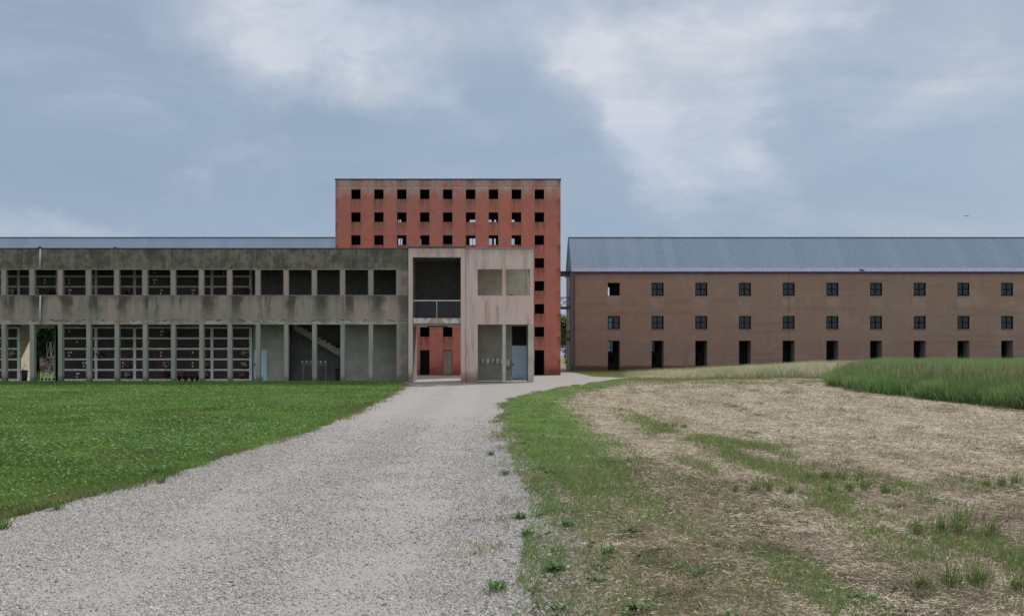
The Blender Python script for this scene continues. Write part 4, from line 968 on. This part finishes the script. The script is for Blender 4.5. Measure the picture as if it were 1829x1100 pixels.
for k, (px, py, tl, bg_) in enumerate(((862.5, 644.5, 1.2, .9), (871, 644, -1.9, 1.15), (880, 644.3, 1.2, .8), (888.5, 644.3, 1.2, .95), (895.5, 645, 1.3, .7), (907.5, 647.5, -.7, 1.3))):
    can(px, py, tl, ('leftmost white watering can on the olive wall of the pink block', 'white watering can with long drooping spout, second from the left on the wall', 'small white watering can, third from the left on the wall', 'rounded white watering can, fourth from the left on the wall', 'white watering can half hidden behind the left side of the pale column', 'large tilted white watering can beside the blue door')[k], bg_)
# birds
def bird(name, label, loc, s, flying):
    t = thing(name, label, 'bird', loc); X, Y, Z = loc; b = MB()
    b.ball((X, Y, Z + .08 * s), .15 * s, .07 * s, .075 * s, 10, 6).ball((X - .15 * s, Y, Z + .13 * s), .05 * s, .045 * s, .045 * s, 8, 5)
    b.tube([(X + .10 * s, Y, Z + .07 * s), (X + .28 * s, Y, Z + .03 * s)], .045 * s, 6, .015 * s); b.tube([(X - .19 * s, Y, Z + .13 * s), (X - .23 * s, Y, Z + .12 * s)], .015 * s, 5, .003 * s)
    b.build('body', 'bird_dark', t, smooth=True)
    if flying:
        for sg_ in (-1, 1):
            w_ = MB(); P = [(X, Y - .05, Z + .10 * s), (X + sg_ * .32 * s, Y - .02, Z + (.22 if sg_ < 0 else .12) * s), (X + sg_ * .75 * s, Y + .06, Z + (.20 if sg_ < 0 else .10) * s)]
            ch = (.16 * s, .14 * s, .02 * s)
            for q in range(3):
                x_, y_, z_ = P[q]; w_.v += [(x_, y_ - ch[q], z_), (x_, y_ + ch[q], z_ - .01), (x_, y_ + ch[q], z_ - .03 * s), (x_, y_ - ch[q], z_ - .03 * s)]
            for q in range(2):
                i = 4 * q
                for e in range(4): w_.f.append((i + e, i + (e + 1) % 4, i + 4 + (e + 1) % 4, i + 4 + e))
            w_.f += [(0, 3, 2, 1), (8, 9, 10, 11)]; w_.build('wing', 'bird_dark', t, smooth=True)
    else:
        MB().tube([(X, Y - .02, Z - .0), (X, Y - .02, Z + .04 * s)], .008, 5).build('legs', 'bird_dark', t)
bird('flying_bird', 'dark bird gliding in the sky above the brown building roof', (PX(1727, 90), 90, PZ(387, 90)), 0.42, True)
bird('pigeon', 'dark pigeon sitting on the sill of the upper right opening of the pink block', (PX(913, 59.45), 59.45, Z_SILL + 0.0), 0.55, False)
bird('perched_bird', 'small dark bird perched on the eave of the long brown building', (PX(1539, 104.9), 104.86, EZ + 0.05), 1.3, False)
bird('perched_bird', 'small dark bird perched on the parapet of the grey wing', (PX(204.5, Y1), Y1 + .05, Z_TOP + 0.05), 0.45, False)

# ------------------------------------------------------------------ lawn blades
def tint_noise(x, y): return fbm(NA, x, y, 0.9), fbm(NB, x, y, 3.1)
def half(Y): return 0.62 * Y
n = 230000; Y = scatter(n, 8.0, 59.0, 1.55); xl = xe_left(Y); X = xl - RNG.random(n) ** 1.0 * (xl + 0.515 * Y + 3.0)
t1, t2 = tint_noise(X, Y); X = X + .22 * RNG.random(n) ** 2 * (fbm(NC_, X, Y, 2.0) > .5); keep = (X < xl + 0.2); X, Y, t1, t2 = X[keep], Y[keep], t1[keep], t2[keep]; n = len(X)
sz = (Y / 10.0) ** 0.62
h = (0.035 + 0.05 * t2 + 0.02 * RNG.random(n)) * np.sqrt(sz) * 1.05; wd = 0.013 * sz * RNG.uniform(.7, 1.6, n)
v = blades(X, Y, np.zeros(n) - 0.006, h, wd, RNG.uniform(.2, 1.1, n))
c = lerp_cols(np.clip(t1 * .9 + RNG.random(n) * .5 - .25, 0, 1), (0.09, 0.18, 0.035), (0.24, 0.36, 0.10))
c = c * (.80 + .45 * np.clip(fbm(ND, X, Y * .7, .8) * 2.2 - .55, 0, 1))[:, None]; dry = (RNG.random(n) < 0.04 + 0.45 * np.clip(fbm(NC_, X, Y, .5) * 7 - 4.4, 0, 1)); c[dry] = np.array((0.22, 0.19, 0.10)) * RNG.uniform(.7, 1.2, (dry.sum(), 1))
raw_mesh('lawn_grass', v, 4, 'grass_blades', c, 4, label='short green grass of the mown lawn in front of the columbarium', cat='grass')
# ragged dry fringe where the lawn meets the gravel, and where the field does
n = 26000; Y = scatter(n, 6.0, 58.0, 1.2); side = RNG.random(n) < .45; off = RNG.normal(0, .16, n)
X = np.where(side, xe_left(Y) - .02 + off + (fbm(NA, Y, Y * 0 + 3, .9) - .45) * .5, xe_right(Y) - .05 + np.abs(off) * np.where(Y < 12, -2.0, -.9) + (fbm(NB, Y, Y * 0, .7) - .5) * .7)
keep = RNG.random(n) < np.clip(fbm(NC_, X, Y, 2.2) * 5 - 2.2, 0, 1); X, Y, side = X[keep], Y[keep], side[keep]; n = len(X); sz = (Y / 8) ** .6
v = blades(X, Y, np.zeros(n), RNG.uniform(.02, .075, n) * np.sqrt(sz), .007 * sz * RNG.uniform(.6, 1.5, n), RNG.uniform(.4, 1.4, n)); c = lerp_cols(RNG.random(n), (0.10, 0.17, 0.045), (0.22, 0.27, 0.10)); dd_ = RNG.random(n) < .42; c[dd_] = lerp_cols(RNG.random(dd_.sum()), (0.26, 0.20, 0.13), (0.46, 0.38, 0.27))
raw_mesh('edge_grass', v, 4, 'grass_blades', c, 4, label='thin dry and green grass straggling along both edges of the gravel path', cat='grass')
# clover and low broad leaves in the lawn
n = 130000; Y = scatter(n, 8.5, 57.0, 1.5); xl = xe_left(Y); X = xl - 0.15 - RNG.random(n) * (xl + 0.515 * Y + 3.0); d = fbm(ND, X, Y, .6)
keep = RNG.random(n) < np.clip((d - .36) * 3.2, 0.18, 1); X, Y = X[keep], Y[keep]; n = len(X); sz = (Y / 10) ** .55
a = RNG.random(n) * 6.283; tl = RNG.uniform(-.5, .6, n); L = 0.019 * sz * RNG.uniform(.6, 1.5, n); ax = np.stack([np.cos(a), np.sin(a), tl], 1) * L[:, None]; bx = np.stack([-np.sin(a), np.cos(a), RNG.uniform(-.5, .5, n)], 1) * (L * .55)[:, None]
P = np.stack([X, Y, 0.05 + 0.05 * RNG.random(n)], 1); v = np.stack([P - ax, P + bx, P + ax, P - bx], 1)
c = lerp_cols(RNG.random(n), (0.06, 0.15, 0.03), (0.24, 0.38, 0.13)); w_ = RNG.random(n) < .006; c[w_] = (.5, .5, .42)
raw_mesh('lawn_clover', v, 4, 'grass_blades', c, 4, label='clover and low broad leaves mixed through the green lawn', cat='ground cover')

# ------------------------------------------------------------------ right-hand field: green strips and straw
def zones(X, Y):
    d = X - xe_right(Y); wob = (fbm(NA, X, Y, .8) - .5); u_ = d * 1.25 + 20; w_ = Y * .30
    g1 = np.clip(1.6 - np.abs(d - 0.75 + wob * .8) / (0.75 + 0.25 * np.clip(Y / 30, 0, 1)), 0, 1) * np.clip((Y - 6) / 7.0, 0.4, 1.0)
    c2 = 3.55 + 0.25 * np.sin(Y * .5) - np.clip((Y - 22) / 20, 0, 1) * .9
    g2 = np.clip(1.25 - np.abs(d - c2 + wob * 1.3) / 0.6, 0, 1) * np.clip((32 - Y) / 12, 0, 1) * np.clip(fbm(NB, u_, w_, 1.7) * 4.4 - 1.35, 0, 1)
    g3 = np.clip(1.3 - np.abs(d - 1.8 + wob) / 1.4, 0, 1) * np.clip((19 - Y) / 6, 0, 1) * np.clip(fbm(NC_, u_, w_, 1.6) * 4.5 - 1.8, 0, 1) * .65 * np.clip((Y - 4) / 5, .45, 1)
    far = np.clip((Y - 50) / 14, 0, 1) * np.clip(fbm(NC_, X, Y, .35) * 2.4 - .5, 0, 1)
    spots = .8 * np.clip(fbm(ND, u_, w_, 1.3) * 6 - 3.5, 0, 1) * np.clip((22 - Y) / 8, 0, 1) * np.clip((9 - d) / 4, 0.15, 1)
    return d, np.clip(np.maximum.reduce([g1 * np.clip(fbm(ND, X, Y, 1.4) * 3.2 - .5, .2 + .5 * np.clip((Y - 18) / 10, 0, 1), 1), g2, g3, far, spots]), 0, 1)
n = 620000; Y = scatter(n, 5.2, 72.0, 1.75); xr = xe_right(Y); X = xr - 0.15 + RNG.random(n) * np.maximum(1, (0.56 * Y + 2.5 - xr)); d, gz_ = zones(X, Y)
keep = RNG.random(n) < gz_ * .9 + .004; X, Y, d, gz_ = X[keep], Y[keep], d[keep], gz_[keep]; n = len(X); sz = (Y / 8.0) ** 0.6
h = (0.03 + 0.055 * gz_ * RNG.random(n) + 0.045 * ((d > 2.5) & (Y < 30)) * RNG.random(n)) * np.sqrt(sz); wd = 0.0065 * sz * RNG.uniform(.6, 1.6, n)
v = blades(X, Y, np.zeros(n) - 0.01, h, wd, RNG.uniform(.2, 1.2, n))
t = np.clip(fbm(NA, X, Y, .9) * .8 + RNG.random(n) * .5 - .2, 0, 1)
c = lerp_cols(t, (0.08, 0.19, 0.035), (0.21, 0.33, 0.095)); c = c * (1 + .35 * np.clip((Y - 13) / 10, 0, 1) * (d < 1.8))[:, None]; fade = RNG.random(n) < np.where(d > 2.3, .40, np.where(Y > 14, .10, .28)) + np.where(Y > 52, .25, 0); c[fade] = lerp_cols(RNG.random(fade.sum()), (0.22, 0.20, 0.10), (0.40, 0.34, 0.20))
raw_mesh('verge_grass', v, 4, 'grass_blades', c, 4, label='patchy green grass along the edge of the gravel path and in strips through the cut field', cat='grass')
# straw lying on the field
n = 460000; Y = scatter(n, 5.2, 70.0, 1.75); xr = xe_right(Y); X = xr + 0.05 + RNG.random(n) * np.maximum(1, (0.56 * Y + 2.5 - xr)); d, gz_ = zones(X, Y)
cl_ = .5 * fbm(NB, X, Y, 2.2) + .5 * fbm(NA, X * 1.4 + 31, Y * .25, 1.3); dens = np.clip(cl_ * 2.2 - .35, .15, 1) * (1 - .8 * gz_) * np.clip((d - .2) / 1.4, .15, 1); keep = RNG.random(n) < dens
X, Y, d, cl_ = X[keep], Y[keep], d[keep], cl_[keep]; n = len(X); sz = (Y / 8.0) ** 0.55
L = RNG.uniform(.03, .12, n) * sz; wd = RNG.uniform(.0035, .008, n) * sz; a = RNG.random(n) * 6.283
clump = .45 * fbm(NC_, X, Y, 1.6) + .55 * fbm(ND, X * 1.5 + 11, Y * .22, 1.4); zb = np.clip(clump - .45, 0, 1) * .22 * RNG.random(n) + .006
tl = RNG.uniform(-.02, .35, n) * RNG.random(n)
A = np.stack([np.cos(a), np.sin(a), tl], 1) * L[:, None] / 2; B = np.stack([-np.sin(a), np.cos(a), RNG.uniform(-.6, .6, n)], 1) * wd[:, None] / 2
bend = np.stack([-np.sin(a), np.cos(a), np.zeros(n)], 1) * (RNG.normal(0, .18, n) * L)[:, None]
P = np.stack([X, Y, zb + np.abs(A[:, 2])], 1); v = np.stack([P - A, P + B + bend, P + A, P - B + bend], 1)
t = np.clip(RNG.random(n) * .8 + (cl_ - .5), 0, 1); c = lerp_cols(t, (0.38, 0.31, 0.22), (0.86, 0.78, 0.62))
dk = RNG.random(n) < np.clip((.10 + (clump - .5) * .9) * np.clip((30 - Y) / 14, .35, 1) + np.clip((13 - Y) / 20, 0, .25), 0.03, .6); c[dk] = lerp_cols(RNG.random(dk.sum()), (0.10, 0.07, 0.045), (0.24, 0.17, 0.11))
raw_mesh('cut_straw', v, 4, 'straw', c, 4, label='pale dry cut hay lying over the field', cat='hay')
# small matted clumps of old hay
m = 2600; Yc = scatter(m, 5.3, 60.0, 1.5); xr = xe_right(Yc); Xc = xr + .9 + RNG.random(m) * np.maximum(1, (0.56 * Yc + 2.5 - xr)); k_ = RNG.random(m) < np.clip(fbm(ND, Xc * 1.5 + 11, Yc * .22, 1.4) * 4.2 - 1.6, .05, 1) * (.18 + .82 * np.clip((18 - Yc) / 8, 0, 1)); Xc, Yc = Xc[k_], Yc[k_]; m = len(Xc)
cs = RNG.uniform(.05, .15, m) * (Yc / 8) ** .35; q = 130; X = np.repeat(Xc, q) + RNG.normal(0, 1, m * q) * np.repeat(cs, q); Y = np.repeat(Yc, q) + RNG.normal(0, .8, m * q) * np.repeat(cs, q); n = len(X)
zb = np.abs(RNG.normal(0, .30, n)) * np.repeat(cs, q); L = RNG.uniform(.03, .09, n) * (Y / 8) ** .5; wd = RNG.uniform(.003, .007, n) * (Y / 8) ** .5; a = RNG.random(n) * 6.283
A = np.stack([np.cos(a), np.sin(a), RNG.uniform(-.6, .9, n)], 1) * L[:, None] / 2; B = np.stack([-np.sin(a), np.cos(a), RNG.uniform(-.6, .6, n)], 1) * wd[:, None] / 2; P = np.stack([X, Y, zb + .01], 1)
v = np.stack([P - A, P + B, P + A, P - B], 1); t = np.clip(np.repeat(RNG.random(m), q) * .7 + RNG.random(n) * .35, 0, 1)
raw_mesh('hay_clumps', v, 4, 'straw', lerp_cols(t, (0.10, 0.068, 0.045), (0.44, 0.36, 0.25)), 4, label='matted brown clumps of old hay scattered over the near field', cat='hay')
# dry stubble and small hay heaps for relief
n = 90000; Y = scatter(n, 5.5, 66.0, 1.7); xr = xe_right(Y); X = xr + 1.2 + RNG.random(n) * np.maximum(1, (0.56 * Y + 2.5 - xr)); d, gz_ = zones(X, Y); hp = fbm(NC_, X, Y, 1.6)
keep = RNG.random(n) < np.clip((hp - .5) * 5, .06, 1) * (1 - .6 * gz_); X, Y, hp = X[keep], Y[keep], hp[keep]; n = len(X); sz = (Y / 8) ** .55
v = blades(X, Y, np.zeros(n) - .01, (RNG.uniform(.02, .08, n) + np.clip(hp - .55, 0, 1) * .25) * np.sqrt(sz), .006 * sz * RNG.uniform(.6, 1.4, n), RNG.uniform(.4, 1.6, n))
raw_mesh('field_stubble', v, 4, 'straw', lerp_cols(RNG.random(n), (0.20, 0.15, 0.10), (0.56, 0.48, 0.35)), 4, label='short brown stubble standing among the cut hay', cat='stubble')
# pebbles on the path
n = 290000; Y = scatter(n, 5.0, 28.0, 1.9); xl, xr = xe_left(Y), xe_right(Y); X = xl + RNG.random(n) * (xr - xl + 0.5); wob = (fbm(NA, X, Y, .5) - .5) * 1.3
comp = np.maximum(np.clip(1 - np.abs(X + wob + .9) / .9, 0, 1), np.clip(1 - np.abs(X + wob + 2.75) / .8, 0, 1))
keep = RNG.random(n) < np.clip(.92 - comp * .62 + (fbm(NB, X, Y, 2.4) - .5) * 1.3, .22, 1) * np.clip((xr + .5 - X) / .45, 0, 1) * np.clip((27 - Y) / 12, 0, 1) * .85; X, Y = X[keep], Y[keep]; n = len(X)
r = RNG.uniform(.005, .0125, n) * (1 + (RNG.random(n) < .03) * .9) * (Y / 8) ** .25; a = RNG.random(n) * 6.283; e = RNG.uniform(.55, 1, n); ca, sa = np.cos(a), np.sin(a)
def corner(dx, dy, dz): return np.stack([X + (ca * dx - sa * dy * e) * r, Y + (sa * dx + ca * dy * e) * r, dz * r * .6 + r * .08], 1)
T_ = [corner(1, 0, 0), corner(0, 1, 0), corner(-1, 0, 0), corner(0, -1, 0), corner(.35, .3, .9)]
v = np.concatenate([np.stack([T_[i], T_[(i + 1) % 4], T_[4]], 1) for i in range(4)]); g_ = RNG.random(n)
c = lerp_cols(g_ ** .8, (0.12, 0.116, 0.114), (0.62, 0.60, 0.575)); w_ = RNG.random(n) < .06; c[w_] = (.40, .30, .24); c = np.concatenate([c] * 4)
raw_mesh('loose_gravel', v, 3, 'pebble', c, 3, label='loose grey pebbles scattered over the gravel path', cat='gravel')

# ------------------------------------------------------------------ tall grass on the right
TG = [(18.6, 54.5), (16.6, 43.0), (16.0, 30.0), (16.6, 18.0), (17.0, 8.0)]
def tg_front(Y): return np.interp(Y, [p[1] for p in TG][::-1] + [98], [p[0] for p in TG][::-1] + [37.0])
n = 380000; Y = 9 + RNG.random(n) ** .9 * 86; fx = tg_front(Y) + (fbm(NA, Y * 0, Y, .6) - .5) * .9 + (RNG.random(n) ** 3) * -.35; X = fx + RNG.random(n) ** 1.35 * np.maximum(3.0, (.56 * Y + 4 - fx)); keep = (Y > 24) | (X < 20)
X, Y, fx = X[keep], Y[keep], fx[keep]; n = len(X); dd = X - fx; bl = fbm(NB, X, Y, .5)
tuft = fbm(NC_, X, Y, 1.6); h = (.62 + .66 * np.clip(dd / 2.0, 0, 1)) * RNG.uniform(.6, 1.12, n) * (.62 + .75 * (tuft * .55 + bl * .45)); wd = RNG.uniform(.012, .028, n) * (Y / 35) ** .4
v = blades(X, Y, np.zeros(n), h, wd, RNG.uniform(.1, .55, n))
t = np.clip(bl * .7 + tuft * .6 + RNG.random(n) * .5 - .45, 0, 1); c = lerp_cols(t, (0.06, 0.165, 0.05), (0.27, 0.40, 0.14))
s_ = RNG.random(n) < .20; c[s_] = lerp_cols(RNG.random(s_.sum()), (0.22, 0.23, 0.11), (0.40, 0.38, 0.24))
tg = raw_mesh('tall_grass', v, 4, 'grass_blades', c, 4, label='tall uncut green grass at the right edge of the hay field', cat='tall grass')
n = 14000; Y = 24 + RNG.random(n) * 60; X = tg_front(Y) + .3 + RNG.random(n) * np.maximum(3, .56 * Y + 2 - tg_front(Y))
v = blades(X, Y, RNG.uniform(.55, .95, n), RNG.uniform(.25, .5, n), np.full(n, .03), RNG.uniform(0, .3, n)); raw_mesh('seed_heads', v, 4, 'straw', lerp_cols(RNG.random(n), (.14, .14, .07), (.40, .40, .24)), 4, label='brown seed heads standing above the tall green grass', cat='tall grass')
# dry fringe in front of the brown building
n = 150000; Y = 67 + RNG.random(n) * 37; X = 9.5 + RNG.random(n) * 45; hh_ = np.clip((X * 74 / Y - 10) / 15, 0, 1); keep = (hh_ > RNG.random(n) * .15) & (X < tg_front(Y) + 2) & (Y > 70 - 3 * fbm(NA, X, Y, .3)); X, Y, hh_ = X[keep], Y[keep], hh_[keep]; n = len(X)
h = (.14 + 1.0 * hh_) * RNG.uniform(.5, 1.1, n) * (.75 + .5 * fbm(NB, X, Y, .8)); v = blades(X, Y, np.zeros(n), h, RNG.uniform(.025, .05, n), RNG.uniform(.1, .6, n))
t = np.clip(RNG.random(n) * .8 + fbm(NC_, X, Y, .5) - .15, 0, 1); c = lerp_cols(t, (0.17, 0.23, 0.09), (0.62, 0.58, 0.42)); raw_mesh('dry_grass', v, 4, 'grass_blades', c, 4, label='pale dry grass fringe at the foot of the brown building', cat='grass')
# low green grass round the right path tip and between cube and brown building
n = 40000; Y = 62 + RNG.random(n) * 46; X = 7.0 + RNG.random(n) * 20; keep = (X > np.where(Y < 69.5, xe_right(Y), np.where(Y < 76, 10.2 - (Y - 69.5) * .35, 8.1))) & (X < 7 + (Y - 55) * .9); X, Y = X[keep], Y[keep]; n = len(X)
v = blades(X, Y, np.zeros(n) - .01, RNG.uniform(.05, .16, n), RNG.uniform(.02, .04, n), RNG.uniform(.2, .9, n)); t = fbm(NB, X, Y, .4); c = lerp_cols(np.clip(t * 1.2 - .1, 0, 1), (0.08, 0.15, 0.035), (0.30, 0.30, 0.14))
raw_mesh('meadow_grass', v, 4, 'grass_blades', c, 4, label='low green and straw coloured grass beyond the tip of the gravel path', cat='grass')

# ------------------------------------------------------------------ single weeds and tufts
def rosette(seed, n, L, wd, up, cols):
    rng = np.random.default_rng(seed); x = rng.normal(0, L * .22, n); y = rng.normal(0, L * .22, n)
    a = rng.random(n) * 6.283; ln = L * rng.uniform(.5, 1.1, n); e = rng.uniform(up * .4, up, n); V = []
    for k in range(n):
        d_ = np.array([math.cos(a[k]), math.sin(a[k]), 0]); s_ = np.array([-math.sin(a[k]), math.cos(a[k]), 0]) * wd * .5; p = np.array([x[k], y[k], 0]); q = [p]
        for f_, z_, w_ in ((.33, .5, .8), (.7, .85, 1.0), (1.0, .8, .0)):
            q.append((p + d_ * ln[k] * f_ * (1 - e[k] * .5) + np.array([0, 0, ln[k] * e[k] * z_]), w_))
        a1, w1_ = q[1]; a2, w2_ = q[2]; a3, _ = q[3]
        V.append([p, a1 + s_ * w1_, a1, a1 - s_ * w1_]); V.append([a1 - s_ * w1_, a1 + s_ * w1_, a2 + s_ * w2_, a2 - s_ * w2_]); V.append([a2 - s_ * w2_, a2 + s_ * w2_, a3 + s_ * .1, a3 - s_ * .1])
    V = np.array(V); t = np.repeat(rng.random(n), 3); return V, lerp_cols(t, *cols)
WG = ((0.05, 0.13, 0.03), (0.15, 0.28, 0.07))
WD = [  # px, py of the foot, kind, label
    (930, 925, 0, 'broad-leaved green weed at the gravel edge, upper one of the two at the path side'),
    (940, 957, 1, 'flat patch of grassy weed on the gravel just below the broad-leaved one'),
    (992, 1018, 0, 'spreading green weed where gravel meets dry grass, near the bottom of the photo'),
    (887, 1055, 1, 'small green tuft alone on the gravel near the bottom of the photo'),
    (876, 813, 1, 'tiny dark green tuft alone on the gravel halfway to the building'),
    (902, 848, 1, 'low thin green tuft on the gravel below the tiny dark one'),
    (1012, 940, 0, 'pale green leafy weed right of the path edge, beside bare brown soil'),
    (1130, 952, 0, 'bright green leafy clump in the middle of the worn grass'),
    (1140, 1090, 0, 'blue-green thistle-like weed at the bottom edge of the photo'),
    (1252, 1030, 0, 'green leafy weed in the brown grass between strips'),
    (1085, 990, 1, 'rounded green grass tuft on the worn ground'),
    (290, 862, 1, 'green grass tuft spilling onto the gravel from the lawn edge'),
    (103, 910, 1, 'small grass tuft on the gravel below the lawn edge, near the left of the photo'),
    (8, 945, 1, 'grass tuft on the gravel at the left edge of the photo'),
    (1345, 880, 2, 'tall grass tuft standing in the cut hay, left of centre of the field'),
    (1475, 858, 2, 'upright bright grass tuft in the hay strip'),
    (1515, 880, 2, 'grass tuft beside a dark hay heap'),
    (1680, 955, 2, 'tallest grass clump with seed stalks in the near field'),
    (1790, 870, 2, 'olive grass tuft near the right edge of the photo'),
    (1700, 1050, 2, 'wide green grass clump at the lower right'),
    (1188, 765, 2, 'small green tuft in the field near the bend of the path')]
for k, (px, py, kd, lab) in enumerate(WD):
    Yw = HC * F / (py - VY); Xw = PX(px, Yw)
    if kd == 0: V, c = rosette(200 + k, 34, .13, .024, .6, ((0.045, 0.11, 0.03), (0.14, 0.23, 0.075)))
    elif kd == 1: V, c = rosette(200 + k, 60, .11, .010, .9, WG)
    else:
        parts_ = [rosette(200 + k + 40 * q_, 120, (.15, .20, .11, .13)[q_] * (1 if k != 17 else 1.5), .0055, 1.25, ((0.06, 0.13, 0.03), (0.30, 0.33, 0.13))) for q_ in range(4)]
        of_ = ((0, 0), (.20, .05), (-.22, -.04), (.40, -.10)); V = np.concatenate([p_[0] + np.array([of_[q_][0], of_[q_][1], 0]) for q_, p_ in enumerate(parts_)]); c = np.concatenate([p_[1] for p_ in parts_])
    raw_mesh('weed_clump' if kd == 0 else 'grass_tuft', V, 4, 'grass_blades', c, 4, kind=None, label=lab, cat='weed' if kd == 0 else 'grass tuft', loc=(Xw, Yw, 0.0))['group'] = 'single weeds and tufts'

# many small leafy weeds among the worn grass beside the path: ground cover
VV, CC = [], []; rw = np.random.default_rng(77)
protos = [rosette(500 + q, 14, .085, .020, .55, ((0.05, 0.12, 0.03), (0.16, 0.26, 0.08))) for q in range(6)]
for q in range(420):
    Yq = float(scatter(1, 5.8, 36.0, 1.25, rw)[0]); dq = rw.uniform(-.25, 2.6) if Yq < 14 else rw.uniform(0, 1.6); Xq = float(xe_right(Yq)) + dq
    if float(fbm(NC_, np.array([Xq]), np.array([Yq]), 1.1)[0]) < .44: continue
    V, c = protos[q % 6]; a = rw.uniform(0, 6.28); sc = rw.uniform(.45, 1.25) * (Yq / 8) ** .35; R_ = np.array([[math.cos(a), -math.sin(a), 0], [math.sin(a), math.cos(a), 0], [0, 0, 1]]) * sc
    VV.append(V @ R_.T + np.array([Xq, Yq, 0])); CC.append(c * rw.uniform(.75, 1.25))
raw_mesh('low_weeds', np.concatenate(VV), 4, 'grass_blades', np.concatenate(CC), 4, label='small leafy weeds scattered through the worn grass beside the gravel path', cat='weeds')

n = 6000; Y = 24 + RNG.random(n) * 24; X = tg_front(Y) - np.abs(RNG.normal(0, .35, n)) + .2; keep = RNG.random(n) < np.clip(fbm(NB, X, Y, 1.3) * 5 - 2.1, 0, 1); X, Y = X[keep], Y[keep]; n = len(X)
v = blades(X, Y, np.zeros(n), RNG.uniform(.15, .75, n) * (.5 + .8 * fbm(NC_, X, Y, 1.1)), RNG.uniform(.012, .03, n), RNG.uniform(.3, 1.1, n)); c = lerp_cols(RNG.random(n), (0.05, 0.13, 0.04), (0.24, 0.33, 0.13))
raw_mesh('border_grass', v, 4, 'grass_blades', c, 4, label='leaning grass straggling out from the tall green grass onto the cut field', cat='grass')
